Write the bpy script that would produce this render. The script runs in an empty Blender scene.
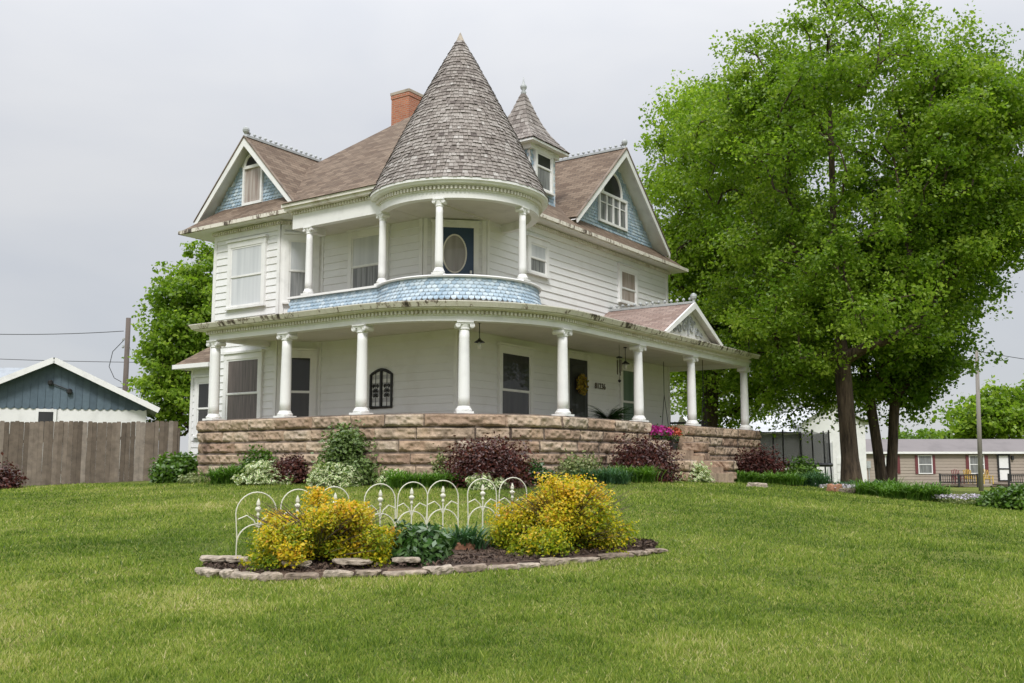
import bpy, math, random
import numpy as np
from mathutils import Vector, Matrix
R = math.radians
random.seed(7)
rng = np.random.default_rng(11)
SC = bpy.context.scene
COL = SC.collection

# ------------------------------------------------------------------ camera, sky, sun, exposure
CAM_Z = 1.6
PITCH = R(7.078)
FOC = 988.454
cam = bpy.data.cameras.new('camera')
cam.sensor_width = 36
cam.lens = FOC * 36 / 1024
cam.clip_start = 0.1
cam.clip_end = 3000
cam_o = bpy.data.objects.new('camera', cam)
COL.objects.link(cam_o)
cam_o.location = (0, 0, CAM_Z)
cam_o.rotation_euler = (R(90) + PITCH, 0, 0)
SC.camera = cam_o

SUN_EL, SUN_AZ = R(48), R(182)          # azimuth clockwise from +Y: behind the camera
world = bpy.data.worlds.new('World')
SC.world = world
world.use_nodes = True
wn, wl = world.node_tree.nodes, world.node_tree.links
wn.clear()
w_out = wn.new('ShaderNodeOutputWorld')
w_bg = wn.new('ShaderNodeBackground')
w_bg.inputs['Strength'].default_value = 0.1
w_sky = wn.new('ShaderNodeTexSky')
w_sky.sky_type = 'NISHITA'
w_sky.sun_disc = False
w_sky.sun_elevation = SUN_EL
w_sky.sun_rotation = SUN_AZ
w_tc = wn.new('ShaderNodeTexCoord')
w_sep = wn.new('ShaderNodeSeparateXYZ')
wl.new(w_tc.outputs['Generated'], w_sep.inputs[0])
w_map = wn.new('ShaderNodeMapping')
w_map.inputs['Scale'].default_value = (1.0, 1.0, 2.6)
w_map.inputs['Location'].default_value = (0.35, 0.2, 0.1)
wl.new(w_tc.outputs['Generated'], w_map.inputs[0])
w_noi = wn.new('ShaderNodeTexNoise')
w_noi.inputs['Scale'].default_value = 2.2
w_noi.inputs['Detail'].default_value = 5
w_noi.inputs['Roughness'].default_value = 0.5
w_noi.inputs['Distortion'].default_value = 0.25
wl.new(w_map.outputs[0], w_noi.inputs['Vector'])
w_cr = wn.new('ShaderNodeValToRGB')     # cloud tone: bluish grey to pale grey
w_cr.color_ramp.elements[0].position = 0.36
w_cr.color_ramp.elements[0].color = (0.585, 0.605, 0.65, 1)
w_cr.color_ramp.elements[1].position = 0.66
w_cr.color_ramp.elements[1].color = (0.695, 0.70, 0.715, 1)
wl.new(w_noi.outputs['Fac'], w_cr.inputs[0])
w_el = wn.new('ShaderNodeMapRange')     # an overcast sky is brighter overhead than near the horizon
w_el.inputs['From Min'].default_value = 0.0
w_el.inputs['From Max'].default_value = 1.0
w_el.inputs['To Min'].default_value = 5.6
w_el.inputs['To Max'].default_value = 28.0
w_pow = wn.new('ShaderNodeMath'); w_pow.operation = 'POWER'
w_mx = wn.new('ShaderNodeMath'); w_mx.operation = 'MAXIMUM'; w_mx.inputs[1].default_value = 0.0
wl.new(w_sep.outputs['Z'], w_mx.inputs[0])
wl.new(w_mx.outputs[0], w_pow.inputs[0]); w_pow.inputs[1].default_value = 2.6
wl.new(w_pow.outputs[0], w_el.inputs['Value'])
w_mul = wn.new('ShaderNodeVectorMath'); w_mul.operation = 'SCALE'
wl.new(w_cr.outputs[0], w_mul.inputs[0]); wl.new(w_el.outputs[0], w_mul.inputs['Scale'])
w_mix = wn.new('ShaderNodeMixRGB'); w_mix.inputs[0].default_value = 0.93
wl.new(w_sky.outputs[0], w_mix.inputs[1]); wl.new(w_mul.outputs[0], w_mix.inputs[2])
wl.new(w_mix.outputs[0], w_bg.inputs['Color'])
wl.new(w_bg.outputs[0], w_out.inputs['Surface'])

sun = bpy.data.lights.new('sun', 'SUN')
sun.energy = 1.5
sun.angle = R(14)
sun.color = (1.0, 0.975, 0.94)
sun_o = bpy.data.objects.new('sun', sun)
COL.objects.link(sun_o)
sdir = Vector((math.sin(SUN_AZ) * math.cos(SUN_EL), math.cos(SUN_AZ) * math.cos(SUN_EL), math.sin(SUN_EL)))
sun_o.rotation_euler = sdir.to_track_quat('Z', 'Y').to_euler()
sun_o.location = (-10, -20, 40)

SC.view_settings.view_transform = 'Standard'
SC.view_settings.look = 'None'
SC.view_settings.exposure = 0.75
SC.view_settings.gamma = 1.0
SC.view_settings.use_curve_mapping = False
SC.render.engine = 'CYCLES'
SC.cycles.max_bounces = 6
SC.cycles.transparent_max_bounces = 12

# ------------------------------------------------------------------ small helpers
def ray(x, y):
    h = (341.5 - y) / FOC
    c, s = math.cos(PITCH), math.sin(PITCH)
    return np.array([(x - 512) / FOC, c - h * s, s + h * c])

def at(x, y, Y):
    """world point at the real distance Y in the direction of a picture point"""
    d = ray(x, y)
    q = d * (Y / d[1])
    return Vector((q[0], q[1], q[2] + CAM_Z))

def vnoise(x, y, seed=0):
    """smooth value noise in 0..1 for numpy arrays"""
    r = np.random.default_rng(seed).random((64, 64))
    x = np.asarray(x, float); y = np.asarray(y, float)
    xi = np.floor(x).astype(int); yi = np.floor(y).astype(int)
    fx = x - xi; fy = y - yi
    fx = fx * fx * (3 - 2 * fx); fy = fy * fy * (3 - 2 * fy)
    g = lambda i, j: r[i % 64, j % 64]
    return (g(xi, yi) * (1 - fx) + g(xi + 1, yi) * fx) * (1 - fy) + (g(xi, yi + 1) * (1 - fx) + g(xi + 1, yi + 1) * fx) * fy

def tag(o, label=None, cat=None, group=None, kind=None):
    if label: o['label'] = label
    if cat: o['category'] = cat
    if group: o['group'] = group
    if kind: o['kind'] = kind
    return o

def thing(name, label, cat, loc=(0, 0, 0), rz=0, group=None):
    o = bpy.data.objects.new(name, None)
    o.empty_display_size = 0.3
    o.location = loc
    o.rotation_euler = (0, 0, rz)
    COL.objects.link(o)
    return tag(o, label, cat, group)

class MB:
    """collects faces and links them as ONE mesh object"""
    def __init__(s):
        s.v = []; s.f = []; s.t = []; s.tint = 0.5
    def face(s, pts, tint=None):
        n = len(s.v)
        s.v.extend([tuple(p) for p in pts])
        s.f.append(tuple(range(n, n + len(pts))))
        s.t.append(s.tint if tint is None else tint)
    def mesh(s, vs, fs, tint=None):
        n = len(s.v)
        s.v.extend([tuple(p) for p in vs])
        for f in fs:
            s.f.append(tuple(i + n for i in f)); s.t.append(s.tint if tint is None else tint)
    def box(s, lo, hi, M=None, tint=None):
        x0, y0, z0 = lo; x1, y1, z1 = hi
        vs = [Vector(p) for p in ((x0,y0,z0),(x1,y0,z0),(x1,y1,z0),(x0,y1,z0),(x0,y0,z1),(x1,y0,z1),(x1,y1,z1),(x0,y1,z1))]
        if M is not None: vs = [M @ p for p in vs]
        s.mesh(vs, [(0,3,2,1),(4,5,6,7),(0,1,5,4),(1,2,6,5),(2,3,7,6),(3,0,4,7)], tint)
    def fbox(s, F, s0, s1, o0, o1, z0, z1, tint=None):
        """box in a wall frame F = (p, d, n): along, outward, up"""
        p, d, n = F
        def T(a, o, z): return (p[0] + d[0]*a + n[0]*o, p[1] + d[1]*a + n[1]*o, z)
        vs = [T(s0,o0,z0),T(s1,o0,z0),T(s1,o1,z0),T(s0,o1,z0),T(s0,o0,z1),T(s1,o0,z1),T(s1,o1,z1),T(s0,o1,z1)]
        s.mesh(vs, [(0,3,2,1),(4,5,6,7),(0,1,5,4),(1,2,6,5),(2,3,7,6),(3,0,4,7)], tint)
    def beam(s, p, q, w, h, tint=None, up=(0, 0, 1)):
        p = Vector(p); q = Vector(q); d = q - p; L = d.length; d.normalize()
        side = d.cross(Vector(up))
        if side.length < 1e-4: side = Vector((1, 0, 0))
        side.normalize(); u = side.cross(d)
        M = Matrix((d, side, u)).transposed().to_4x4(); M.translation = p
        s.box((0, -w/2, -h/2), (L, w/2, h/2), M, tint)
    def tube(s, pts, r, n=6, tint=None, cap=True):
        pts = [Vector(p) for p in pts]
        rs = r if isinstance(r, (list, tuple)) else [r] * len(pts)
        vs = []; fs = []; ref = None
        for i, p in enumerate(pts):
            d = (pts[min(i+1, len(pts)-1)] - pts[max(i-1, 0)])
            d = d.normalized() if d.length > 1e-9 else Vector((0,0,1))
            if ref is None:
                ref = d.orthogonal().normalized()
            ref = (ref - d * ref.dot(d))
            ref = ref.normalized() if ref.length > 1e-6 else d.orthogonal().normalized()
            b = d.cross(ref)
            for k in range(n):
                t = 2 * math.pi * k / n
                vs.append(p + (ref * math.cos(t) + b * math.sin(t)) * rs[i])
        for i in range(len(pts) - 1):
            for k in range(n):
                fs.append((i*n+k, i*n+(k+1)%n, (i+1)*n+(k+1)%n, (i+1)*n+k))
        if cap:
            fs.append(tuple(range(n))[::-1]); fs.append(tuple(range((len(pts)-1)*n, len(pts)*n)))
        s.mesh(vs, fs, tint)
    def lathe(s, prof, c=(0, 0), n=20, tint=None):
        vs = []; fs = []
        for r, z in prof:
            for k in range(n):
                t = 2 * math.pi * k / n
                vs.append((c[0] + r*math.cos(t), c[1] + r*math.sin(t), z))
        m = len(prof)
        for i in range(m - 1):
            for k in range(n):
                fs.append((i*n+k, i*n+(k+1)%n, (i+1)*n+(k+1)%n, (i+1)*n+k))
        fs.append(tuple(range(n))[::-1]); fs.append(tuple(range((m-1)*n, m*n)))
        s.mesh(vs, fs, tint)
    def sweep(s, rings, closed_profile=True, tint=None):
        """rings: list of equal-length point lists along a path"""
        m = len(rings[0]); vs = [p for r in rings for p in r]; fs = []
        for i in range(len(rings) - 1):
            for k in range(m if closed_profile else m - 1):
                fs.append((i*m+k, i*m+(k+1)%m, (i+1)*m+(k+1)%m, (i+1)*m+k))
        if closed_profile:
            fs.append(tuple(range(m))[::-1]); fs.append(tuple(range((len(rings)-1)*m, len(rings)*m)))
        s.mesh(vs, fs, tint)
    def build(s, name, mat, parent=None, zoff=0.0, uv=False, smooth=False, loc=None):
        me = bpy.data.meshes.new(name)
        vs = [(x, y, z - zoff) for x, y, z in s.v] if zoff else s.v
        if loc is not None: vs = [(x - loc[0], y - loc[1], z - loc[2]) for x, y, z in vs]
        me.from_pydata(vs, [], s.f)
        me.update()
        at_ = me.attributes.new('tint', 'FLOAT', 'FACE')
        at_.data.foreach_set('value', np.array(s.t, dtype=np.float32))
        if uv:
            ul = me.uv_layers.new(name='UVMap')
            for p in me.polygons:
                n = p.normal; t = Vector((0, 0, 1)).cross(n)
                t = t.normalized() if t.length > 1e-3 else Vector((1, 0, 0))
                w = n.cross(t)
                for li in p.loop_indices:
                    co = me.vertices[me.loops[li].vertex_index].co
                    ul.data[li].uv = (co.dot(t), co.dot(w))
        if smooth: me.polygons.foreach_set('use_smooth', [True] * len(me.polygons))
        me.materials.append(mat)
        o = bpy.data.objects.new(name, me)
        if loc is not None and parent is None: o.location = loc
        COL.objects.link(o)
        if parent is not None: o.parent = parent
        return o

def np_mesh(name, V, nv, mat, parent=None, tint=None, uv=None, loc=None):
    """V: (faces*nv, 3) array of separate nv-gons"""
    V = np.asarray(V, dtype=np.float32)
    if loc is not None: V = V - np.array(loc, dtype=np.float32)
    nf = len(V) // nv
    me = bpy.data.meshes.new(name)
    me.vertices.add(len(V)); me.vertices.foreach_set('co', V.ravel())
    me.loops.add(len(V)); me.loops.foreach_set('vertex_index', np.arange(len(V), dtype=np.int32))
    me.polygons.add(nf)
    me.polygons.foreach_set('loop_start', np.arange(0, len(V), nv, dtype=np.int32))
    me.update(calc_edges=True)
    if tint is not None:
        a = me.attributes.new('tint', 'FLOAT', 'FACE'); a.data.foreach_set('value', np.asarray(tint, dtype=np.float32))
    if uv is not None:
        ul = me.uv_layers.new(name='UVMap'); ul.data.foreach_set('uv', np.asarray(uv, dtype=np.float32).ravel())
    me.materials.append(mat)
    o = bpy.data.objects.new(name, me)
    if loc is not None: o.location = loc
    COL.objects.link(o)
    if parent is not None: o.parent = parent
    return o

# ------------------------------------------------------------------ materials
def mat_new(name):
    m = bpy.data.materials.new(name); m.use_nodes = True
    nt = m.node_tree; b = nt.nodes['Principled BSDF']
    return m, nt, b

def ramp(nt, fac, stops):
    r = nt.nodes.new('ShaderNodeValToRGB')
    el = r.color_ramp.elements
    while len(el) < len(stops): el.new(0.5)
    for e, (p, c) in zip(el, stops): e.position = p; e.color = (*c, 1)
    nt.links.new(fac, r.inputs[0]); return r.outputs[0]

def noise(nt, scale, detail=4, rough=0.55, coord='Object', stretch=None):
    tc = nt.nodes.new('ShaderNodeTexCoord'); n = nt.nodes.new('ShaderNodeTexNoise')
    n.inputs['Scale'].default_value = scale; n.inputs['Detail'].default_value = detail; n.inputs['Roughness'].default_value = rough
    src = tc.outputs[coord]
    if stretch:
        mp = nt.nodes.new('ShaderNodeMapping'); mp.inputs['Scale'].default_value = stretch
        nt.links.new(src, mp.inputs[0]); src = mp.outputs[0]
    nt.links.new(src, n.inputs['Vector']); return n.outputs['Fac']

def mixc(nt, fac, a, b, mode='MIX'):
    m = nt.nodes.new('ShaderNodeMixRGB'); m.blend_type = mode
    for i, v in ((0, fac), (1, a), (2, b)):
        if isinstance(v, (int, float)): m.inputs[i].default_value = v
        elif isinstance(v, tuple): m.inputs[i].default_value = (*v, 1)
        else: nt.links.new(v, m.inputs[i])
    return m.outputs[0]

def attr(nt, name='tint'):
    a = nt.nodes.new('ShaderNodeAttribute'); a.attribute_name = name; return a.outputs['Fac']

def bump(nt, b, h, strength=0.3, dist=0.02):
    n = nt.nodes.new('ShaderNodeBump'); n.inputs['Strength'].default_value = strength; n.inputs['Distance'].default_value = dist
    nt.links.new(h, n.inputs['Height']); nt.links.new(n.outputs[0], b.inputs['Normal'])

def paint(name, c, rough=0.5, var=0.12, scale=3.0, dirt=None, stretch=None):
    m, nt, b = mat_new(name)
    f = noise(nt, scale, 6, 0.6, stretch=stretch)
    d = dirt or tuple(x * (1 - var * 2.2) for x in c)
    nt.links.new(ramp(nt, f, [(0.30, d), (0.48, tuple(x * (1 - var * .4) for x in c)), (0.7, c)]), b.inputs['Base Color'])
    b.inputs['Roughness'].default_value = rough
    bump(nt, b, noise(nt, 40, 3), 0.08, 0.01)
    return m

def tinted(name, stops, rough=0.8, nscale=18, namt=0.25, bumps=0.3):
    m, nt, b = mat_new(name)
    c = ramp(nt, attr(nt), stops)
    f = noise(nt, nscale, 5, 0.65)
    g = ramp(nt, f, [(0.25, (1 - namt*1.6,)*3), (0.75, (1 + namt*.4,)*3)])
    nt.links.new(mixc(nt, 1.0, c, g, 'MULTIPLY'), b.inputs['Base Color'])
    b.inputs['Roughness'].default_value = rough
    bump(nt, b, f, bumps, 0.02)
    return m

def roof_mat(name, c1, c2, c3, bw=0.32, rh=0.14):
    m, nt, b = mat_new(name)
    uv = nt.nodes.new('ShaderNodeUVMap')
    br = nt.nodes.new('ShaderNodeTexBrick')
    br.inputs['Scale'].default_value = 1
    br.inputs['Brick Width'].default_value = bw; br.inputs['Row Height'].default_value = rh
    br.inputs['Mortar Size'].default_value = 0.012; br.inputs['Mortar Smooth'].default_value = 0.6; br.inputs['Bias'].default_value = 0.0
    br.inputs['Color1'].default_value = (*c1, 1); br.inputs['Color2'].default_value = (*c2, 1); br.inputs['Mortar'].default_value = (*c3, 1)
    nt.links.new(uv.outputs[0], br.inputs['Vector'])
    f = noise(nt, 1.1, 6, 0.6); g = ramp(nt, f, [(0.3, (0.86,)*3), (0.7, (1.10,)*3)])
    f2 = noise(nt, 30, 3, 0.6); g2 = ramp(nt, f2, [(0.3, (0.75,)*3), (0.7, (1.2,)*3)])
    nt.links.new(mixc(nt, 1, mixc(nt, 1, br.outputs['Color'], g, 'MULTIPLY'), g2, 'MULTIPLY'), b.inputs['Base Color'])
    b.inputs['Roughness'].default_value = 0.9
    bump(nt, b, br.outputs['Fac'], -0.5, 0.015)
    return m

def leaf_mat(name, stops, trans=0.35, gloss=0.35, edge=None):
    gloss *= 0.22
    m = bpy.data.materials.new(name); m.use_nodes = True
    nt = m.node_tree; nt.nodes.clear()
    out = nt.nodes.new('ShaderNodeOutputMaterial')
    c = ramp(nt, attr(nt), stops)
    if edge:
        uv = nt.nodes.new('ShaderNodeUVMap'); sp = nt.nodes.new('ShaderNodeSeparateXYZ'); nt.links.new(uv.outputs[0], sp.inputs[0])
        a = nt.nodes.new('ShaderNodeMath'); a.operation = 'SUBTRACT'; a.inputs[1].default_value = 0.5; nt.links.new(sp.outputs[0], a.inputs[0])
        b_ = nt.nodes.new('ShaderNodeMath'); b_.operation = 'ABSOLUTE'; nt.links.new(a.outputs[0], b_.inputs[0])
        st = nt.nodes.new('ShaderNodeMapRange'); st.inputs['From Min'].default_value = 0.11; st.inputs['From Max'].default_value = 0.2
        nt.links.new(b_.outputs[0], st.inputs['Value'])
        c = mixc(nt, st.outputs[0], c, edge)
    d = nt.nodes.new('ShaderNodeBsdfDiffuse'); t = nt.nodes.new('ShaderNodeBsdfTranslucent'); g = nt.nodes.new('ShaderNodeBsdfGlossy')
    g.inputs['Roughness'].default_value = 0.45; g.inputs['Color'].default_value = (1, 1, 1, 1)
    nt.links.new(c, d.inputs['Color'])
    nt.links.new(mixc(nt, 1.0, c, (1.12, 1.25, 0.6), 'MULTIPLY'), t.inputs['Color'])
    m1 = nt.nodes.new('ShaderNodeMixShader'); m1.inputs[0].default_value = trans
    nt.links.new(d.outputs[0], m1.inputs[1]); nt.links.new(t.outputs[0], m1.inputs[2])
    fr = nt.nodes.new('ShaderNodeFresnel'); fr.inputs['IOR'].default_value = 1.35
    ml = nt.nodes.new('ShaderNodeMath'); ml.operation = 'MULTIPLY'; ml.inputs[1].default_value = gloss
    nt.links.new(fr.outputs[0], ml.inputs[0])
    m2 = nt.nodes.new('ShaderNodeMixShader')
    nt.links.new(ml.outputs[0], m2.inputs[0]); nt.links.new(m1.outputs[0], m2.inputs[1]); nt.links.new(g.outputs[0], m2.inputs[2])
    nt.links.new(m2.outputs[0], out.inputs['Surface'])
    return m

def glass_mat(name, c1, c2, folds=22.0):
    """window pane with a curtain or a dark room close behind it"""
    m, nt, b = mat_new(name)
    tc = nt.nodes.new('ShaderNodeTexCoord')
    w = nt.nodes.new('ShaderNodeTexNoise'); w.inputs['Scale'].default_value = folds; w.inputs['Detail'].default_value = 2
    mp = nt.nodes.new('ShaderNodeMapping'); mp.inputs['Scale'].default_value = (1, 1, 0.06)
    nt.links.new(tc.outputs['Object'], mp.inputs[0]); nt.links.new(mp.outputs[0], w.inputs['Vector'])
    nt.links.new(ramp(nt, w.outputs['Fac'], [(0.35, c1), (0.65, c2)]), b.inputs['Base Color'])
    b.inputs['Roughness'].default_value = 0.6
    b.inputs['Coat Weight'].default_value = 0.55
    b.inputs['Coat Roughness'].default_value = 0.03
    b.inputs['Coat IOR'].default_value = 1.5
    return m

M = {}
M['siding'] = paint('siding', (0.78, 0.78, 0.775), 0.55, 0.06, 1.6, dirt=(0.71, 0.705, 0.69))
M['trim'] = paint('trim', (0.80, 0.795, 0.78), 0.5, 0.07, 2.5)
M['column'] = paint('column', (0.81, 0.805, 0.795), 0.45, 0.05, 2.0)
M['cornice'] = paint('cornice', (0.76, 0.73, 0.66), 0.6, 0.15, 3.0, dirt=(0.50, 0.45, 0.36))
m, nt, b = mat_new('peeling')
f = noise(nt, 7, 7, 0.75, stretch=(1, 1, 0.4)); f2 = noise(nt, 0.9, 3, 0.6)
a_ = nt.nodes.new('ShaderNodeMath'); a_.operation = 'MULTIPLY_ADD'; a_.inputs[1].default_value = 0.55; nt.links.new(f2, a_.inputs[0]); nt.links.new(f, a_.inputs[2])
nt.links.new(ramp(nt, a_.outputs[0], [(0.62, (0.055, 0.042, 0.032)), (0.70, (0.30, 0.25, 0.20)), (0.74, (0.66, 0.62, 0.54)), (1.0, (0.74, 0.71, 0.64))]), b.inputs['Base Color'])
b.inputs['Roughness'].default_value = 0.75
bump(nt, b, f, 0.5, 0.02)
M['peeling'] = m
M['ceiling'] = paint('ceiling', (0.66, 0.64, 0.57), 0.6, 0.06, 2.0)
M['roof'] = roof_mat('roof', (0.105, 0.068, 0.044), (0.205, 0.150, 0.105), (0.055, 0.038, 0.027))
M['porch_roof'] = roof_mat('porch_roof', (0.215, 0.145, 0.12), (0.32, 0.24, 0.205), (0.11, 0.08, 0.07))
M['old_roof'] = paint('old_roof', (0.22, 0.17, 0.13), 0.9, 0.3, 3, dirt=(0.09, 0.07, 0.055))
M['wood_shingle'] = tinted('wood_shingle', [(0, (0.12, 0.098, 0.088)), (0.4, (0.27, 0.235, 0.21)), (0.75, (0.38, 0.345, 0.315)), (1, (0.52, 0.49, 0.46))], 0.9, 25, 0.3)
M['blue_shingle'] = tinted('blue_shingle', [(0, (0.29, 0.40, 0.50)), (0.6, (0.42, 0.525, 0.61)), (1, (0.55, 0.64, 0.70))], 0.65, 12, 0.12, 0.15)
m, nt, b = mat_new('stone')
c = ramp(nt, attr(nt), [(0, (0.15, 0.115, 0.09)), (0.03, (0.28, 0.185, 0.135)), (0.35, (0.385, 0.275, 0.195)), (0.7, (0.465, 0.36, 0.265)), (1, (0.49, 0.41, 0.325))])
f = noise(nt, 8, 7, 0.7); f2 = noise(nt, 1.6, 5, 0.65, stretch=(1, 1, 0.35))
c = mixc(nt, 1, c, ramp(nt, f, [(0.28, (0.68, 0.66, 0.65)), (0.5, (0.97, 0.97, 0.97)), (0.75, (1.10, 1.09, 1.07))]), 'MULTIPLY')
c = mixc(nt, 1, c, ramp(nt, f2, [(0.3, (0.55, 0.53, 0.52)), (0.5, (1.0, 1.0, 1.0)), (0.72, (1.12, 1.08, 1.0))]), 'MULTIPLY')
nt.links.new(c, b.inputs['Base Color']); b.inputs['Roughness'].default_value = 0.93
bump(nt, b, f, 1.0, 0.035)
M['stone'] = m
M['edging'] = tinted('edging', [(0, (0.22, 0.165, 0.125)), (0.5, (0.35, 0.28, 0.215)), (1, (0.47, 0.40, 0.32))], 0.92, 14, 0.42, 1.0)
M['brick'] = roof_mat('brick', (0.36, 0.115, 0.06), (0.46, 0.17, 0.09), (0.36, 0.27, 0.21), 0.22, 0.075)
M['cap'] = paint('cap', (0.42, 0.36, 0.29), 0.9, 0.2, 6)
M['crest'] = paint('crest', (0.40, 0.42, 0.42), 0.5, 0.15, 8)
M['glass_white'] = glass_mat('glass_white', (0.50, 0.52, 0.54), (0.62, 0.635, 0.65), 5)
M['glass_grey'] = glass_mat('glass_grey', (0.10, 0.105, 0.105), (0.27, 0.275, 0.27), 16)
M['glass_brown'] = glass_mat('glass_brown', (0.075, 0.058, 0.048), (0.14, 0.11, 0.095), 18)
M['glass_oval'] = glass_mat('glass_oval', (0.24, 0.22, 0.20), (0.33, 0.31, 0.285), 8)
M['glass_dark'] = glass_mat('glass_dark', (0.006, 0.0065, 0.007), (0.016, 0.016, 0.017), 6)
M['glass_screen'] = glass_mat('glass_screen', (0.018, 0.017, 0.0165), (0.038, 0.036, 0.034), 6)
M['glass_green'] = glass_mat('glass_green', (0.09, 0.15, 0.11), (0.15, 0.22, 0.17), 6)
M['curtain_stripe'] = glass_mat('curtain_stripe', (0.24, 0.18, 0.15), (0.42, 0.37, 0.33), 14)
M['navy'] = paint('navy', (0.022, 0.055, 0.11), 0.35, 0.1, 3)
M['charcoal'] = paint('charcoal', (0.022, 0.023, 0.026), 0.4, 0.2, 4)
M['iron'] = paint('iron', (0.018, 0.018, 0.018), 0.5, 0.2, 8)
M['bronze'] = paint('bronze', (0.10, 0.075, 0.055), 0.5, 0.2, 9)
M['panel_pale'] = paint('panel_pale', (0.52, 0.52, 0.53), 0.6, 0.1, 4)
M['bulb'] = paint('bulb', (0.72, 0.70, 0.64), 0.15, 0.05, 4)
M['wreath'] = tinted('wreath', [(0, (0.26, 0.17, 0.02)), (0.6, (0.50, 0.34, 0.03)), (1, (0.25, 0.27, 0.05))], 0.8)
M['chalk_white'] = paint('chalk_white', (0.62, 0.61, 0.50), 0.5, 0.08, 12)
M['mulch'] = tinted('mulch', [(0, (0.045, 0.028, 0.02)), (0.6, (0.10, 0.062, 0.043)), (1, (0.17, 0.115, 0.08))], 0.95, 30, 0.4, 0.9)
M['dry_soil'] = tinted('dry_soil', [(0, (0.085, 0.066, 0.036)), (1, (0.17, 0.135, 0.075))], 0.95, 40, 0.35, 0.9)
M['fence_wood'] = tinted('fence_wood', [(0, (0.125, 0.096, 0.072)), (0.5, (0.20, 0.158, 0.122)), (1, (0.28, 0.235, 0.195))], 0.9, 5, 0.3, 0.4)
M['pole_wood'] = paint('pole_wood', (0.13, 0.105, 0.09), 0.9, 0.25, 6, stretch=(1, 1, 0.1))
M['pole_pale'] = paint('pole_pale', (0.26, 0.235, 0.21), 0.9, 0.25, 6, stretch=(1, 1, 0.1))
M['wire'] = paint('wire', (0.05, 0.05, 0.055), 0.6, 0.1, 5)
m, nt, b = mat_new('bark')
f = noise(nt, 7, 6, 0.7, stretch=(1.6, 1.6, 0.22)); f2 = noise(nt, 1.2, 3, 0.6)
c = ramp(nt, f, [(0.34, (0.024, 0.017, 0.012)), (0.5, (0.082, 0.058, 0.040)), (0.7, (0.15, 0.112, 0.082))])
nt.links.new(mixc(nt, 1, c, ramp(nt, f2, [(0.3, (0.75, 0.75, 0.72)), (0.7, (1.15, 1.1, 1.0))]), 'MULTIPLY'), b.inputs['Base Color'])
b.inputs['Roughness'].default_value = 0.95
bump(nt, b, f, 1.0, 0.06)
M['bark'] = m
M['stem'] = paint('stem', (0.10, 0.07, 0.05), 0.9, 0.25, 8)
M['terracotta'] = paint('terracotta', (0.35, 0.17, 0.10), 0.85, 0.2, 6)
M['black_pot'] = paint('black_pot', (0.025, 0.025, 0.025), 0.6, 0.2, 6)
M['net'] = None
# foliage
M['maple_leaf'] = leaf_mat('maple_leaf', [(0, (0.095, 0.175, 0.016)), (0.5, (0.185, 0.29, 0.028)), (1, (0.33, 0.43, 0.06))], 0.56, 0.2)
M['maple_leaf_light'] = leaf_mat('maple_leaf_light', [(0, (0.14, 0.235, 0.018)), (0.5, (0.26, 0.38, 0.04)), (1, (0.40, 0.50, 0.08))], 0.56, 0.2)
M['dark_tree_leaf'] = leaf_mat('dark_tree_leaf', [(0, (0.07, 0.14, 0.014)), (0.5, (0.13, 0.23, 0.022)), (1, (0.23, 0.34, 0.04))], 0.52, 0.2)
M['barberry_leaf'] = leaf_mat('barberry_leaf', [(0, (0.035, 0.011, 0.010)), (0.6, (0.082, 0.026, 0.022)), (1, (0.15, 0.062, 0.042))], 0.25, 0.4)
M['shrub_leaf'] = leaf_mat('shrub_leaf', [(0, (0.045, 0.10, 0.012)), (0.6, (0.085, 0.17, 0.020)), (1, (0.16, 0.25, 0.04))], 0.35, 0.4)
M['pale_leaf'] = leaf_mat('pale_leaf', [(0, (0.10, 0.15, 0.05)), (0.6, (0.22, 0.26, 0.10)), (1, (0.36, 0.37, 0.17))], 0.3, 0.3)
M['spirea_leaf'] = leaf_mat('spirea_leaf', [(0, (0.10, 0.17, 0.014)), (0.32, (0.32, 0.36, 0.02)), (0.68, (0.66, 0.50, 0.028)), (1, (0.64, 0.33, 0.04))], 0.4, 0.2)
M['peony_leaf'] = leaf_mat('peony_leaf', [(0, (0.022, 0.06, 0.015)), (0.6, (0.05, 0.115, 0.025)), (1, (0.10, 0.18, 0.05))], 0.3, 0.45)
M['lily_leaf'] = leaf_mat('lily_leaf', [(0, (0.06, 0.14, 0.018)), (0.6, (0.125, 0.245, 0.035)), (1, (0.23, 0.36, 0.08))], 0.4, 0.35)
M['blue_leaf'] = leaf_mat('blue_leaf', [(0, (0.04, 0.10, 0.045)), (0.6, (0.075, 0.165, 0.075)), (1, (0.13, 0.24, 0.12))], 0.3, 0.35)
M['hosta_leaf'] = leaf_mat('hosta_leaf', [(0, (0.10, 0.19, 0.04)), (1, (0.20, 0.31, 0.09))], 0.3, 0.4, edge=(0.74, 0.74, 0.50))
M['euonymus_leaf'] = leaf_mat('euonymus_leaf', [(0, (0.035, 0.085, 0.018)), (0.6, (0.075, 0.15, 0.03)), (1, (0.14, 0.22, 0.05))], 0.3, 0.4, edge=(0.22, 0.28, 0.10))
M['fern_leaf'] = leaf_mat('fern_leaf', [(0, (0.012, 0.04, 0.012)), (1, (0.035, 0.085, 0.025))], 0.25, 0.3)
M['magenta'] = leaf_mat('magenta', [(0, (0.32, 0.02, 0.14)), (0.6, (0.45, 0.04, 0.30)), (1, (0.55, 0.10, 0.40))], 0.2, 0.1)
M['coral'] = leaf_mat('coral', [(0, (0.50, 0.08, 0.05)), (1, (0.65, 0.22, 0.14))], 0.2, 0.1)
M['phlox'] = leaf_mat('phlox', [(0, (0.38, 0.33, 0.44)), (1, (0.62, 0.58, 0.66))], 0.2, 0.1)
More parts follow.
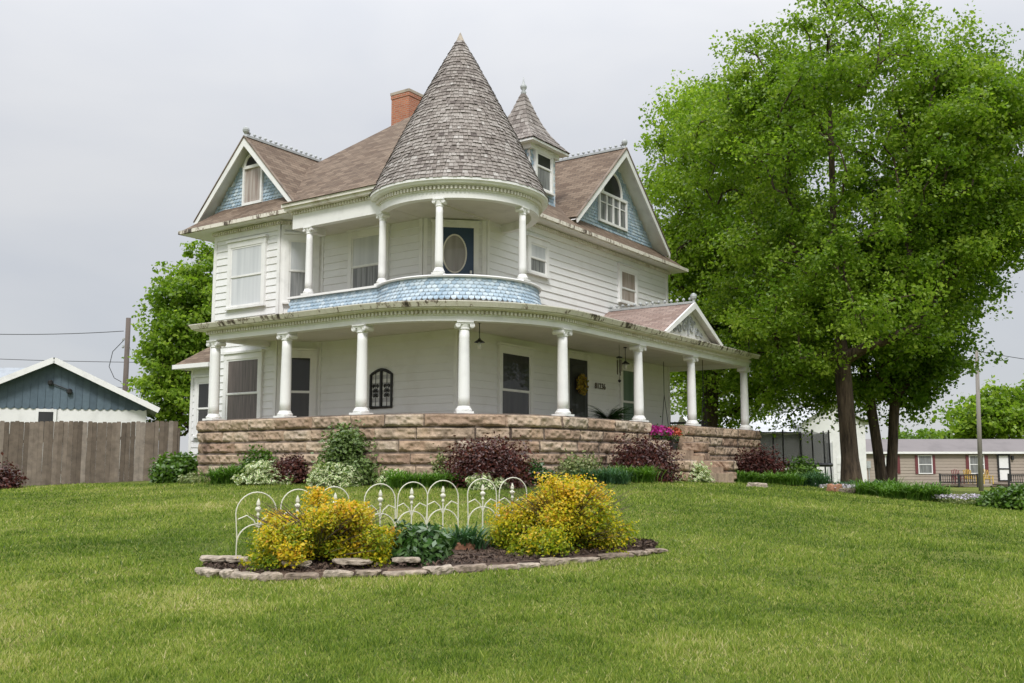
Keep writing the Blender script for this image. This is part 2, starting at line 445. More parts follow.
M['grass'] = leaf_mat('grass', [(0, (0.068, 0.118, 0.022)), (0.3, (0.150, 0.225, 0.038)), (0.6, (0.270, 0.335, 0.066)), (0.82, (0.41, 0.415, 0.135)), (1, (0.56, 0.49, 0.28))], 0.44, 0.25)

# ------------------------------------------------------------------ ground
HU = np.array([math.sin(R(34.599)), math.cos(R(34.599))])   # house axis a: along the right-hand front, going away
HV = np.array([-HU[1], HU[0]])                              # house axis b: along the left-hand front, going away
HP = np.array([-1.365, 24.899])                             # main wall corner
HZ = 1.25                                                   # ground level at the house
def hw(a, b, z=0.0):
    q = HP + a * HU + b * HV
    return Vector((q[0], q[1], z))

_ctl = [(-14, 0, 0.02), (0, 0, 0.0), (14, 0, 0.0), (-14, 6.5, 0.05), (-4, 6.5, 0.2), (0, 6.5, 0.21), (4, 6.5, 0.18), (12, 6.5, 0.1), (20, 5, 0.0), (-20, 10, 0.2),
        (-3.4, 10.8, 0.47), (-0.84, 10.4, 0.47), (1.8, 11.6, 0.56), (9, 11, 0.2), (-8, 11, 0.38), (0, 16, 0.86), (9, 18, 0.55), (-9, 18, 0.72),
        (-5.8, 24, 1.13), (-0.99, 21, 1.10), (3.1, 24, 1.17), (7.2, 29, 1.03), (9.6, 26, 0.75), (12.3, 24, 0.5), (15.3, 35, 0.66), (20, 20, 0.1), (24, 30, 0.2),
        (-15.4, 30, 0.92), (-10.3, 30, 1.13), (-22, 28, 0.7), (-2, 30, 1.25), (3, 34, 1.25), (-4, 38, 1.2), (11.2, 33, 0.93), (13.1, 35, 0.85),
        (33, 75, -0.12), (15, 60, 0.25), (-10, 55, 0.8), (-30, 50, 0.5), (50, 60, -0.2), (0, 90, -0.1), (60, 95, -0.3), (-60, 80, 0.0), (-50, 20, 0.2), (50, 20, -0.2),
        (-60, -20, -0.1), (60, -20, -0.2), (0, -30, -0.1), (0, 130, -0.3), (-90, 130, -0.3), (90, 130, -0.4)]
_cx = np.array([c[:2] for c in _ctl], float); _cz = np.array([c[2] for c in _ctl], float)
def _phi(r2): return 0.5 * r2 * np.log(r2 + 1e-9)
_n = len(_cx)
_A = np.zeros((_n + 3, _n + 3))
_A[:_n, :_n] = _phi(((_cx[:, None] - _cx[None]) ** 2).sum(-1)) + np.eye(_n) * 0.08
_A[:_n, _n] = 1; _A[:_n, _n+1:] = _cx; _A[_n, :_n] = 1; _A[_n+1:, :_n] = _cx.T
_w = np.linalg.solve(_A, np.concatenate([_cz, [0, 0, 0]]))
def gz(x, y):
    x = np.asarray(x, float); y = np.asarray(y, float); sh = x.shape
    x = x.ravel(); y = y.ravel()
    r = np.hypot(x, y - 40)
    k = np.minimum(1.0, 75.0 / np.maximum(r, 1e-6)); X = x * k; Y = 40 + (y - 40) * k
    z = np.full(len(X), _w[_n]) + _w[_n+1] * X + _w[_n+2] * Y
    for i in range(_n):
        z += _w[i] * _phi((X - _cx[i, 0]) ** 2 + (Y - _cx[i, 1]) ** 2)
    f = np.clip((r - 60) / 80, 0, 1)
    z = z * (1 - f) + (-0.45) * f
    z += 0.03 * (vnoise(x * .5, y * .5, 3) - .5)
    return z.reshape(sh)
def g1(x, y): return float(gz(np.array([x]), np.array([y]))[0])
def hit(px, py):
    """ground point in the direction of a picture point"""
    d = ray(px, py); t = np.linspace(3, 120, 3000)
    P_ = t[:, None] * d[None]
    below = P_[:, 2] + CAM_Z < gz(P_[:, 0], P_[:, 1])
    i = int(np.argmax(below)) if below.any() else len(t) - 1
    return Vector((P_[i, 0], P_[i, 1], g1(P_[i, 0], P_[i, 1])))
def onground(px, Y):
    """ground point at the distance Y under the picture column px"""
    x = (px - 512) / FOC * Y * 1.0
    for _ in range(3):
        z = g1(x, Y); c, s = math.cos(PITCH), math.sin(PITCH)
        x = (px - 512) / FOC * (Y * c + (z - CAM_Z) * s)
    return Vector((x, Y, g1(x, Y)))

_s = np.sinh(np.linspace(-1, 1, 221) * 5.2) / math.sinh(5.2)
_gx = _s * 900; _gy = _s * 900 + 16
_X, _Y = np.meshgrid(_gx, _gy)
_Z = gz(_X, _Y)
me = bpy.data.meshes.new('ground')
nn = len(_gx)
_idx = np.arange(nn * nn).reshape(nn, nn)
_q = np.stack([_idx[:-1, :-1], _idx[:-1, 1:], _idx[1:, 1:], _idx[1:, :-1]], -1).reshape(-1, 4)
me.from_pydata(np.stack([_X, _Y, _Z], -1).reshape(-1, 3).tolist(), [], _q.tolist())
me.polygons.foreach_set('use_smooth', [True] * len(me.polygons))
m, nt, b = mat_new('lawn_soil')
f1 = noise(nt, 0.35, 5, 0.6); f2 = noise(nt, 6, 6, 0.7); f3 = noise(nt, 60, 3, 0.7)
c = ramp(nt, f1, [(0.3, (0.095, 0.135, 0.030)), (0.55, (0.155, 0.19, 0.046)), (0.75, (0.235, 0.23, 0.085))])
c = mixc(nt, 0.75, c, ramp(nt, f2, [(0.3, (0.5, 0.5, 0.45)), (0.7, (1.25, 1.2, 1.1))]), 'MULTIPLY')
c = mixc(nt, 0.8, c, ramp(nt, f3, [(0.3, (0.5, 0.5, 0.45)), (0.7, (1.3, 1.25, 1.1))]), 'MULTIPLY')
nt.links.new(c, b.inputs['Base Color']); b.inputs['Roughness'].default_value = 0.95
b.inputs['Specular IOR Level'].default_value = 0.1
bump(nt, b, f3, 0.6, 0.05)
me.materials.append(m)
ground = bpy.data.objects.new('ground', me); COL.objects.link(ground); ground['kind'] = 'structure'

# ------------------------------------------------------------------ house
house = thing('victorian_house', 'white two storey clapboard house with a round cone roofed turret and wraparound stone porch', 'house', (HP[0], HP[1], HZ), R(90 - 34.599))
def part(mb, name, mat, parent=house, **k):
    return mb.build(name, mat, parent, zoff=HZ, **k)
FZ = 2.0            # porch floor
WT = 8.48           # wall top
EX = 0.205           # clapboard exposure
def frame(p0, p1):
    """wall frame from p0 to p1 seen from outside, p0 on the left: outward normal is on the viewer's side"""
    dx, dy = p1[0] - p0[0], p1[1] - p0[1]; L = math.hypot(dx, dy)
    d = (dx / L, dy / L)
    return (p0, d, (d[1], -d[0])), L

def siding_wall(p0, p1, z0, z1, corner=(True, True), mat='siding'):
    F, L = frame(p0, p1); p, d, n = F
    mb = MB(); z = z0; T = 0.026
    def P(s, o, zz): return (p[0] + d[0]*s + n[0]*o, p[1] + d[1]*s + n[1]*o, zz)
    while z < z1 - 1e-3:
        zt = min(z + EX, z1)
        s = 0.0
        cuts = [0.0]
        while cuts[-1] < L - 2.2: cuts.append(cuts[-1] + random.uniform(1.8, 4.2))
        cuts = [c for c in cuts if c < L - 0.5] + [L]
        for c0, c1 in zip(cuts[:-1], cuts[1:]):
            j = random.uniform(-.0025, .0025)
            g = 0.002 if c1 < L else 0
            mb.face([P(c0, T + j, z), P(c1 - g, T + j, z), P(c1 - g, 0.002, zt), P(c0, 0.002, zt)])
            mb.face([P(c0, 0.0, z), P(c1 - g, 0.0, z), P(c1 - g, T + j, z), P(c0, T + j, z)])
        z = zt
    w = part(mb, 'clapboard_wall', M[mat])
    for on, s0_, s1_ in ((corner[0], 0.0, 0.11), (corner[1], L - 0.11, L)):
        if on: cb = MB(); cb.fbox(F, s0_, s1_, 0.003, 0.042, z0, z1); part(cb, 'corner_board', M['trim'], w)
    return F, L

# inner solid core, so that no light leaks through the boards
def prism(mb, poly, z0, z1, tint=None):
    n = len(poly)
    vs = [(x, y, z0) for x, y in poly] + [(x, y, z1) for x, y in poly]
    fs = [tuple(range(n))[::-1], tuple(range(n, 2*n))] + [(i, (i+1) % n, n + (i+1) % n, n + i) for i in range(n)]
    mb.mesh(vs, fs, tint)
core = MB(); e = 0.012
prism(core, [(e, e), (12.2 - e, e), (12.2 - e, 9.3 - e), (e, 9.3 - e)], 0.9, 5.6)
prism(core, [(e, 1.19 + e), (1.19 + e, e), (12.2 - e, e), (12.2 - e, 9.3 - e), (e, 9.3 - e)], 5.61, 8.46)
prism(core, [(e - .85, 5.72), (-.002, 4.97), (-.002, 9.28), (-.1, 9.28), (e - .85, 8.54)], 0.9, 8.46)
part(core, 'wall_core', M['siding'])
CH = 1.19
# lower storey
FBl, LBl = siding_wall((0, 4.95), (0, 0), 1.1, 5.35)            # left-hand front, seen left to right
FAl, LAl = siding_wall((0, 0), (12.2, 0), 1.1, 5.35)
# upper storey
FBu, LBu = siding_wall((0, 4.95), (0, CH), 5.4, WT)
FCu, LCu = siding_wall((0, CH), (CH, 0), 5.4, WT)
FAu, LAu = siding_wall((CH, 0), (12.2, 0), 5.36, WT)
# bay, both storeys
FBay, LBay = siding_wall((-.85, 8.55), (-.85, 5.70), 1.1, WT)
FBc, LBc = siding_wall((-.85, 5.70), (0, 4.95), 1.1, WT)
siding_wall((0, 9.3), (-.85, 8.55), 1.1, WT)
# hidden sides
siding_wall((12.2, 0), (12.2, 9.3), 1.1, WT)
siding_wall((12.2, 9.3), (0, 9.3), 1.1, WT)

def wall_s(F, q):
    return (q[0] - F[0][0]) * F[1][0] + (q[1] - F[0][1]) * F[1][1]

def window(F, s0, s1, z0, z1, up, low, split=0.5, casing=0.13, head=0.06, parent=house):
    """double hung sash: s0..s1, z0..z1 is the sash opening inside the casing"""
    cs = MB(); c = casing
    cs.fbox(F, s0 - c, s0, 0.0, 0.092, z0 - 0.02, z1)
    cs.fbox(F, s1, s1 + c, 0.0, 0.092, z0 - 0.02, z1)
    cs.fbox(F, s0 - c - .01, s1 + c + .01, 0.0, 0.096, z1, z1 + c + 0.03)
    cs.fbox(F, s0 - c - .04, s1 + c + .04, 0.0, 0.14, z1 + c + 0.033, z1 + c + 0.033 + head)
    w = part(cs, 'window', M['trim'], parent)
    sl = MB(); sl.fbox(F, s0 - c - .03, s1 + c + .03, 0.0, 0.13, z0 - 0.075, z0 - 0.022); part(sl, 'sill', M['trim'], w)
    zm = z0 + (z1 - z0) * split; r = 0.05
    for (a, b_, o, g, nm) in ((zm - .015, z1, 0.052, up, 'upper_sash'), (z0, zm + .02, 0.036, low, 'lower_sash')):
        sh = MB(); t = 0.026
        sh.fbox(F, s0, s0 + r, o, o + t, a, b_); sh.fbox(F, s1 - r, s1, o, o + t, a, b_)
        sh.fbox(F, s0 + r, s1 - r, o, o + t, b_ - r, b_); sh.fbox(F, s0 + r, s1 - r, o, o + t, a, a + r)
        part(sh, nm, M['trim'], w)
        pn = MB(); pn.fbox(F, s0 + r, s1 - r, o + 0.006, o + 0.014, a + r, b_ - r)
        part(pn, 'pane', M[g], w)
    return w

# windows
s = wall_s(FAl, (1.82, 0)); window(FAl, s, s + 1.38, 2.55, 4.62, 'glass_dark', 'glass_screen', 0.5)
s = wall_s(FAl, (8.60, 0)); window(FAl, s, s + 1.30, 2.55, 4.68, 'glass_green', 'glass_green', 0.5)
s = wall_s(FAu, (3.22, 0)); window(FAu, s, s + 0.84, 7.02, 7.86, 'glass_white', 'glass_grey', 0.5, head=.03)
s = wall_s(FAu, (8.62, 0)); window(FAu, s, s + 1.02, 6.92, 7.95, 'curtain_stripe', 'curtain_stripe', 0.42, head=.03)
s = wall_s(FBu, (0, 3.70)); window(FBu, s, s + 1.22, 6.15, 7.86, 'glass_white', 'glass_grey', 0.5)
s = wall_s(FBay, (0, 7.74)); window(FBay, s, s + 1.36, 6.14, 7.90, 'glass_white', 'glass_white', 0.5)
window(FBay, s, s + 1.36, 2.60, 4.60, 'glass_brown', 'glass_brown', 0.5)
m_ = LBc / 2; window(FBc, m_ - .33, m_ + .37, 6.14, 7.90, 'glass_white', 'glass_grey', 0.5)
window(FBc, m_ - .33, m_ + .37, 2.60, 4.60, 'glass_dark', 'glass_screen', 0.5)

# front door with sidelight of dark glass
F = FAl; s = 5.30
d_ = MB(); d_.fbox(F, s, s + 1.08, 0.012, 0.052, FZ, 4.74); dr = part(d_, 'front_door', M['charcoal'])
c_ = MB(); c_.fbox(F, s - .15, s, 0, .075, FZ, 4.74); c_.fbox(F, s + 1.08, s + 1.23, 0, .075, FZ, 4.74); c_.fbox(F, s - .15, s + 1.23, 0, .078, 4.74, 4.92); c_.fbox(F, s - .2, s + 1.28, 0, .11, 4.922, 4.97)
part(c_, 'door_casing', M['trim'], dr)
g_ = MB(); g_.fbox(F, s + .16, s + .92, 0.05, 0.056, FZ + .3, 4.55); part(g_, 'door_glass', M['glass_dark'], dr)
k_ = MB(); k_.fbox(F, s + .08, s + .12, .05, .10, 3.0, 3.22); part(k_, 'handle', M['bronze'], dr)

# balcony door on the cut corner
F = FCu; s = 0.36; W_ = 0.98
d_ = MB(); d_.fbox(F, s, s + W_, 0.012, 0.05, 5.62, 7.84); dr = part(d_, 'balcony_door', M['navy'])
c_ = MB(); c_.fbox(F, s - .13, s, 0, .075, 5.62, 7.84); c_.fbox(F, s + W_, s + W_ + .13, 0, .075, 5.62, 7.84); c_.fbox(F, s - .13, s + W_ + .13, 0, .078, 7.84, 7.98); c_.fbox(F, s - .17, s + W_ + .17, 0, .11, 7.982, 8.03)
part(c_, 'door_casing', M['trim'], dr)
def oval(F, sc, zc, rs, rz, o, n=36):
    p, d, nn_ = F
    return [(p[0] + d[0]*(sc + rs*math.cos(t)) + nn_[0]*o, p[1] + d[1]*(sc + rs*math.cos(t)) + nn_[1]*o, zc + rz*math.sin(t)) for t in [2*math.pi*k/n for k in range(n)]]
ov = MB(); ov.face(oval(F, s + W_/2 - .02, 7.13, .30, .50, .058)); part(ov, 'oval_glass', M['glass_oval'], dr)
orim = MB(); q = oval(F, s + W_/2 - .02, 7.13, .31, .51, .058); orim.tube(q + [q[0]], .022, 6); part(orim, 'oval_rim', M['cornice'], dr)
k_ = MB(); k_.fbox(F, s + W_ - .10, s + W_ - .05, .05, .11, 6.6, 6.68); part(k_, 'handle', M['trim'], dr)

# ---- paths around porch and turret
def porch_path(off, bl, ar, step=0.12):
    ca, cb, rr = 0.98, 0.89, 3.60 + off
    pts = []
    n = max(2, int((bl - cb) / step))
    for i in range(n): pts.append((-2.62 - off, bl + (cb - bl) * i / n))
    n = max(4, int(3.6 * 1.571 / step))
    for i in range(n):
        t = math.pi + (math.pi / 2) * i / n
        pts.append((ca + rr * math.cos(t), cb + rr * math.sin(t)))
    n = max(2, int((ar - ca) / step))
    for i in range(n + 1): pts.append((ca + (ar - ca) * i / n, -2.71 - off))
    return pts
def turret_path(off, a0=-38.6, a1=180, n=72, r=1.97):
    return [(-(r + off) * math.cos(R(a0 + (a1 - a0) * i / n)), -(r + off) * math.sin(R(a0 + (a1 - a0) * i / n))) for i in range(n + 1)]
def line_path(p0, p1, off, n=2):
    F, L = frame(p0, p1); nn_ = F[2]
    return [(p0[0] + (p1[0]-p0[0])*i/n + nn_[0]*off, p0[1] + (p1[1]-p0[1])*i/n + nn_[1]*off) for i in range(n + 1)]
def sweep_profile(fn, prof, name, mat, parent=house, closed=True):
    paths = [fn(o) for o, z in prof]
    rings = [[(paths[k][i][0], paths[k][i][1], prof[k][1]) for k in range(len(prof))] for i in range(len(paths[0]))]
    mb = MB(); mb.sweep(rings, closed); return part(mb, name, mat, parent)
def resample(pts, step):
    out = []; acc = 0.0
    for (x0, y0), (x1, y1) in zip(pts[:-1], pts[1:]):
        L = math.hypot(x1-x0, y1-y0)
        while acc < L:
            t = acc / L; out.append(((x0 + (x1-x0)*t, y0 + (y1-y0)*t), ((x1-x0)/L, (y1-y0)/L))); acc += step
        acc -= L
    return out
def dentils(pts, o0, o1, z0, z1, step, w, parent, mat='cornice'):
    vs = []; fs = []          # one continuous toothed ribbon
    for p, d in resample(pts, step):
        n_ = (d[1], -d[0]); k = len(vs)
        for s_, o_ in ((-w/2, o0), (-w/2, o1), (w/2, o1), (w/2, o0)):
            for z in (z0, z1): vs.append((p[0] + d[0]*s_ + n_[0]*o_, p[1] + d[1]*s_ + n_[1]*o_, z))
        for i in range(3): fs.append((k + 2*i, k + 2*i + 2, k + 2*i + 3, k + 2*i + 1))
        fs.append((k, k + 6, k + 4, k + 2)); fs.append((k + 1, k + 3, k + 5, k + 7))
        if k: fs.append((k - 2, k, k + 1, k - 1))
    mb = MB(); mb.mesh(vs, fs); part(mb, 'dentil_trim', M[mat], parent)

# ---- porch floor, ceiling, entablature, cornice
BL, AR = 6.27, 12.55
fl = MB()
pth = porch_path(0.05, BL, 13.0, .3)
prism(fl, pth + [(13.0, 0.0), (0.0, 0.0), (0.0, 4.95), (-.85, 5.7), (-.85, BL)], 1.85, FZ)
part(fl, 'porch_floor', M['cap'])
cl = MB(); pth = porch_path(0.0, BL, AR, .3)
prism(cl, pth + [(AR, -.03), (-.03, -.03), (-.03, 4.97), (-.88, 5.7), (-.88, BL)], 5.02, 5.08)
part(cl, 'porch_ceiling', M['ceiling'])
ent = sweep_profile(lambda o: porch_path(o, BL, AR), [(-.13, 4.875), (.13, 4.875), (.13, 5.0), (.155, 5.0), (.155, 5.11), (-.13, 5.11)], 'porch_entablature', M['trim'])
dentils(porch_path(.155, BL, AR), .001, .07, 5.03, 5.105, 0.10, 0.05, ent)
cor = sweep_profile(lambda o: porch_path(o, BL + max(0, o), AR + max(0, o)), [(.0, 5.112), (.22, 5.112), (.36, 5.14), (.37, 5.165), (.0, 5.20)], 'porch_cornice', M['cornice'])
gut = sweep_profile(lambda o: porch_path(o, BL + max(0, o), AR + max(0, o)), [(.34, 5.17), (.40, 5.17), (.46, 5.28), (.46, 5.30), (.36, 5.30)], 'porch_gutter', M['peeling'], cor)
# return ends of the entablature
def straight_ent(p0, p1, name='entablature_return'):
    F, L = frame(p0, p1); mb = MB()
    mb.fbox(F, 0, L, -.13, .13, 4.877, 5.113); o = part(mb, name, M['trim'])
    c = MB(); c.fbox(F, 0, L, .0, .36, 5.115, 5.19); part(c, 'cornice', M['cornice'], o)
    g = MB(); g.fbox(F, 0, L + .0, .34, .46, 5.172, 5.302); part(g, 'gutter', M['peeling'], o)
    dentils(line_path(p0, p1, .13, 2), .001, .07, 5.03, 5.105, .10, .05, o)
straight_ent((AR - .13, -2.58), (AR - .13, 0.4))
straight_ent((-.88, BL - .13), (-2.49, BL - .13))
# porch roof
outer = porch_path(.45, BL + .45, AR + .45)
pr = MB(); prev = None
for (a_, b_) in outer:
    if b_ > 5.70: inn = (-.86, min(b_, 6.9))
    elif b_ > 4.95 and a_ < 0: inn = (-.85 + (5.70 - b_) / .75 * .85, b_)
    else:
        inn = (0.0 if b_ > 0 else (max(a_, 0.0)), max(b_, 0.0) if a_ < 0 else 0.0)
    inn = (inn[0] + (.02 if a_ < 0 and b_ > 0 else 0), inn[1])
    cur = ((a_, b_, 5.285), (inn[0], inn[1], 5.80))
    if prev: pr.face([prev[0], cur[0], cur[1], prev[1]])
    prev = cur
pr.face([outer[-1] + (5.285,), (13.0, .8, 5.285), (12.2, .0, 5.80)])
pr.face([(-.86, 6.9, 5.285), (-3.07, 6.9, 5.285), (-.86, 6.7, 5.8)])
part(pr, 'porch_roof', M['old_roof'], uv=True)

# ---- porch columns
def column(c, z0, z1, r0, r1, cap_n):
    mb = MB(); x, y = c
    prof = []
    for i in range(9):
        t = i / 8; prof.append((r0 + (r1 - r0) * (t ** 1.6), z0 + .16 + (z1 - .17 - z0 - .16) * t))
    mb.lathe(prof, c, 20); col_ = part(mb, 'column', M['column'], smooth=True)
    b_ = MB(); b_.lathe([(r0*1.30, z0 + .05), (r0*1.42, z0 + .075), (r0*1.42, z0 + .10), (r0*1.2, z0 + .125), (r0*1.15, z0 + .15), (r0*1.0, z0 + .175)], c, 20)
    dx, dy = cap_n; ux, uy = -dy, dx
    Fc = ((x, y), (ux, uy), (dx, dy))
    b_.fbox(Fc, -r0*1.45, r0*1.45, -r0*1.45, r0*1.45, z0, z0 + .05)
    part(b_, 'column_base', M['column'], col_)
    k = MB()
    k.lathe([(r1, z1 - .20), (r1*1.18, z1 - .18), (r1*1.18, z1 - .16), (r1*1.05, z1 - .15), (r1*1.3, z1 - .05)], c, 16)
    k.fbox(Fc, -r1*1.62, r1*1.62, -r1*1.45, r1*1.45, z1 - .035, z1)
    vr = r1 * .50
    for sd in (-1, 1):
        cx_ = sd * r1 * 1.42; cz_ = z1 - .04 - vr
        ring = [(cx_ + vr*math.cos(t), cz_ + vr*math.sin(t)) for t in [2*math.pi*i/14 for i in range(14)]]
        T = lambda s_, o_, z_: (x + ux*s_ + dx*o_, y + uy*s_ + dy*o_, z_)
        n = 14
        vs = [T(p_, -r1*1.25, q_) for p_, q_ in ring] + [T(p_, r1*1.25, q_) for p_, q_ in ring]
        k.mesh(vs, [tuple(range(n))[::-1], tuple(range(n, 2*n))] + [(i, (i+1)%n, n+(i+1)%n, n+i) for i in range(n)])
        for o_ in (-r1*1.27, r1*1.27):      # scroll eye
            sp = []
            for i in range(22):
                t = i / 21; rr = vr * (0.95 - .75*t); an = math.pi/2 + sd * -1 * t * 4 * math.pi
                sp.append(T(cx_ + rr*math.cos(an), o_, cz_ + rr*math.sin(an)))
            k.tube(sp, vr*.11, 4)
    k.fbox(Fc, -r1*1.42, r1*1.42, -r1*1.22, r1*1.22, z1 - .04 - vr*.55, z1 - .037)
    part(k, 'capital', M['column'], col_)
for b_ in (6.14, 3.41, 0.835): column((-2.62, b_), 2.745, 4.873, .138, .118, (-1, 0))
column((-1.70, -1.49), 2.745, 4.873, .138, .118, (-.68, -.73))
for a_ in (0.641, 4.607, 8.09, 12.377): column((a_, -2.71), 2.745, 4.873, .138, .118, (0, -1))

# ---- rock-faced stone parapet
def stone_wall(path, z0, z1, thick=0.46, seed=1):
    r = np.random.default_rng(seed)
    P_ = np.array(path); seg = np.diff(P_, axis=0); L = np.r_[0, np.cumsum(np.hypot(seg[:, 0], seg[:, 1]))]
    n = int(L[-1] / 0.035); S = np.linspace(0, L[-1], n)
    X = np.interp(S, L, P_[:, 0]); Y = np.interp(S, L, P_[:, 1])
    tx = np.gradient(X); ty = np.gradient(Y); tl = np.hypot(tx, ty); nx, ny = ty / tl, -tx / tl
    edges = [z1, z1 - .30]
    while edges[-1] > z0: edges.append(edges[-1] - .285)
    zs = np.arange(z1, z0, -0.026); m = len(zs)
    course = np.searchsorted(-np.array(edges), -zs, side='right') - 1
    disp = np.zeros((m, n)); tint = np.zeros((m, n))
    for ci in range(len(edges) - 1):
        rows = np.where(course == ci)[0]
        if len(rows) == 0: continue
        cuts = [0.0 - r.random() * .5]
        while cuts[-1] < L[-1]: cuts.append(cuts[-1] + (r.uniform(.65, 1.5) if ci else r.uniform(.9, 1.9)))
        cuts = np.array(cuts); bi = np.searchsorted(cuts, S, side='right') - 1
        ds = np.minimum(S - cuts[bi], cuts[np.minimum(bi + 1, len(cuts) - 1)] - S)
        bt = r.random(len(cuts) + 1)
        for ri in rows:
            dz = min(edges[ci] - zs[ri], zs[ri] - edges[ci + 1])
            dd = np.minimum(ds, dz)
            pil = np.clip(dd / .055, 0, 1) ** .6
            rough = vnoise(S * 5 + ci * 7.3, np.full(n, zs[ri] * 6), seed) * .6 + vnoise(S * 13 + 3, np.full(n, zs[ri] * 15), seed + 1) * .4
            disp[ri] = -.045 + pil * (.062 + .13 * (rough - .38)) + (.025 if ci == 0 else 0)
            tint[ri] = np.clip(.14 + .72 * bt[bi] + .35 * (rough - .5) + (.10 if ci == 0 else 0), .08, 1)
            tint[ri][dd < .016] = 0.0
    VX = X[None] + nx[None] * disp; VY = Y[None] + ny[None] * disp; VZ = np.repeat(zs[:, None], n, 1)
    VZ = VZ.copy(); VZ[0] += .012 * (vnoise(S * 4, S * 0, seed + 4) - .5)
    mb = MB(); mb.v = [tuple(p) for p in np.stack([VX, VY, VZ], -1).reshape(-1, 3)]
    for i in range(m - 1):
        for j in range(n - 1):
            mb.f.append((i*n + j, (i+1)*n + j, (i+1)*n + j + 1, i*n + j + 1)); mb.t.append(float(tint[i, j]))
    bi_ = len(mb.v)
    ix, iy = X - nx * thick, Y - ny * thick
    mb.v += [(ix[j], iy[j], z1 - .005) for j in range(n)] + [(ix[j], iy[j], z0) for j in range(n)]
    for j in range(n - 1):
        mb.f.append((j, j + 1, bi_ + j + 1, bi_ + j)); mb.t.append(float(tint[2, j]))
        mb.f.append((bi_ + j, bi_ + j + 1, bi_ + n + j + 1, bi_ + n + j)); mb.t.append(.4)
    for j in (0, n - 1):
        mb.f.append(tuple([i*n + j for i in range(m)] + [bi_ + n + j, bi_ + j])); mb.t.append(.45)
    o = part(mb, 'stone_parapet', M['stone'])
    return o
def cutpath(pts, lo=None, hi=None):
    return [p for p in pts if (lo is None or p[0] >= lo) and (hi is None or p[0] <= hi)]
full = porch_path(.22, 6.44, 13.05, .06)
left = [p for p in full if not (p[1] < -2 and p[0] > 4.85)]
stone_wall([(-.9, 6.44), (-2.0, 6.44), (-2.78, 6.44)] + left, 0.75, 2.745, seed=5)
right = [p for p in full if p[1] < -2 and p[0] > 7.0]
stone_wall(right + [(13.05, -1.5), (13.05, 0.5)], 0.75, 2.745, seed=9)
# steps and their stepped cheek blocks
st = MB()
for i in range(5):
    st.box((4.9, -2.95 - .3*(i + 1), 0.7), (6.95, -2.95 - .3*i + (.0 if i else .3), FZ - .003 - .16*i))
st.tint = .7; part(st, 'steps', M['stone'])
for k_, (x0, x1, seed) in enumerate(((7.0, 7.55, 21), (4.3, 4.85, 22))):
    for (y0, y1, zt) in ((-3.45, -2.93, 2.25), (-4.25, -3.46, 1.72)):
        stone_wall([(x0, -2.9 if y1 > -3 else -3.46), (x0, y0), (x0 + .001, y0), (x1, y0), (x1 + .001, y0), (x1 + .001, y1)], .75, zt, .3, seed)

# ---- upper round balcony and its straight wing
PZ0, PZ1 = 5.42, 5.97
UB0, UB1 = 4.40, 1.23
def scallop_rows(pts, z0, z1, rows, w, mb, flare=0.0, o=0.0):
    rh = (z1 - z0) / rows
    for k in range(rows + 1):
        base = resample(pts, w)
        for i, (p, d) in enumerate(base):
            n_ = (d[1], -d[0]); sh = (w / 2) if k % 2 else 0
            zt = z0 + rh * (k + 1.25); zb = z0 + rh * (k - .05)
            if zb >= z1 - .02: continue
            zt = min(zt, z1)
            ob = o + .020 + flare * (1 - k / rows) ** 2 + random.uniform(0, .004); ot = o + .004 + flare * (1 - (k + 1) / rows) ** 2
            q = lambda s_, oo, z_: (p[0] + d[0]*(s_ + sh) + n_[0]*oo, p[1] + d[1]*(s_ + sh) + n_[1]*oo, z_)
            h = .48 * w
            mb.face([q(-h, ot, zt), q(-h, ob, zb + rh*.45), q(-h*.55, ob, zb + rh*.1), q(0, ob, zb), q(h*.55, ob, zb + rh*.1), q(h, ob, zb + rh*.45), q(h, ot, zt)], random.random())
pp = MB()
tp = turret_path(.06); sp_ = line_path((-1.54, UB0), (-1.54, UB1 + .0), .06, 4)
scallop_rows(tp, PZ0, PZ1, 6, .13, pp, .14)
o_par = part(pp, 'balcony_parapet', M['blue_shingle'])
pp = MB(); scallop_rows(sp_, PZ0, PZ1, 6, .13, pp, .14)
scallop_rows(line_path((-.85, UB0), (-1.60, UB0), .0, 2), PZ0, PZ1, 6, .13, pp, .1)
part(pp, 'balcony_parapet', M['blue_shingle'])
bk = sweep_profile(lambda o: turret_path(o), [(-.06, PZ0), (.055, PZ0), (.055, PZ1 - .004), (-.06, PZ1 - .004)], 'parapet_core', M['trim'], o_par)
bk2 = MB(); bk2.fbox(frame((-1.54, UB0), (-1.54, UB1))[0], 0, UB0 - UB1, -.06, .055, PZ0, PZ1 - .004); part(bk2, 'parapet_core', M['trim'], o_par)
rail = sweep_profile(lambda o: turret_path(o), [(-.13, PZ1), (.13, PZ1), (.15, PZ1 + .03), (.13, PZ1 + .055), (-.13, PZ1 + .055)], 'parapet_rail', M['column'], o_par)
rl = MB(); F_, L_ = frame((-1.54, UB0 + .1), (-1.54, UB1)); rl.fbox(F_, 0, L_, -.13, .14, PZ1 + .002, PZ1 + .057); part(rl, 'parapet_rail', M['column'], o_par)
bf = MB(); prism(bf, turret_path(-.05, n=40) + [(0, 0)], 5.45, 5.6); prism(bf, [(-1.5, UB1), (0, UB1), (0, UB0), (-1.5, UB0)], 5.45, 5.598); part(bf, 'balcony_floor', M['cap'])
for (c, nrm) in (((-1.54, 3.83), (-1, 0)), ((-1.54, UB1), (-1, .3)), ((-1.97*math.cos(R(24)), -1.97*math.sin(R(24))), (-.93, -.37)), ((0, -1.97), (0, -1))):
    L_ = math.hypot(*nrm); column(c, PZ1 + .055, 7.872, .098, .084, (nrm[0]/L_, nrm[1]/L_))
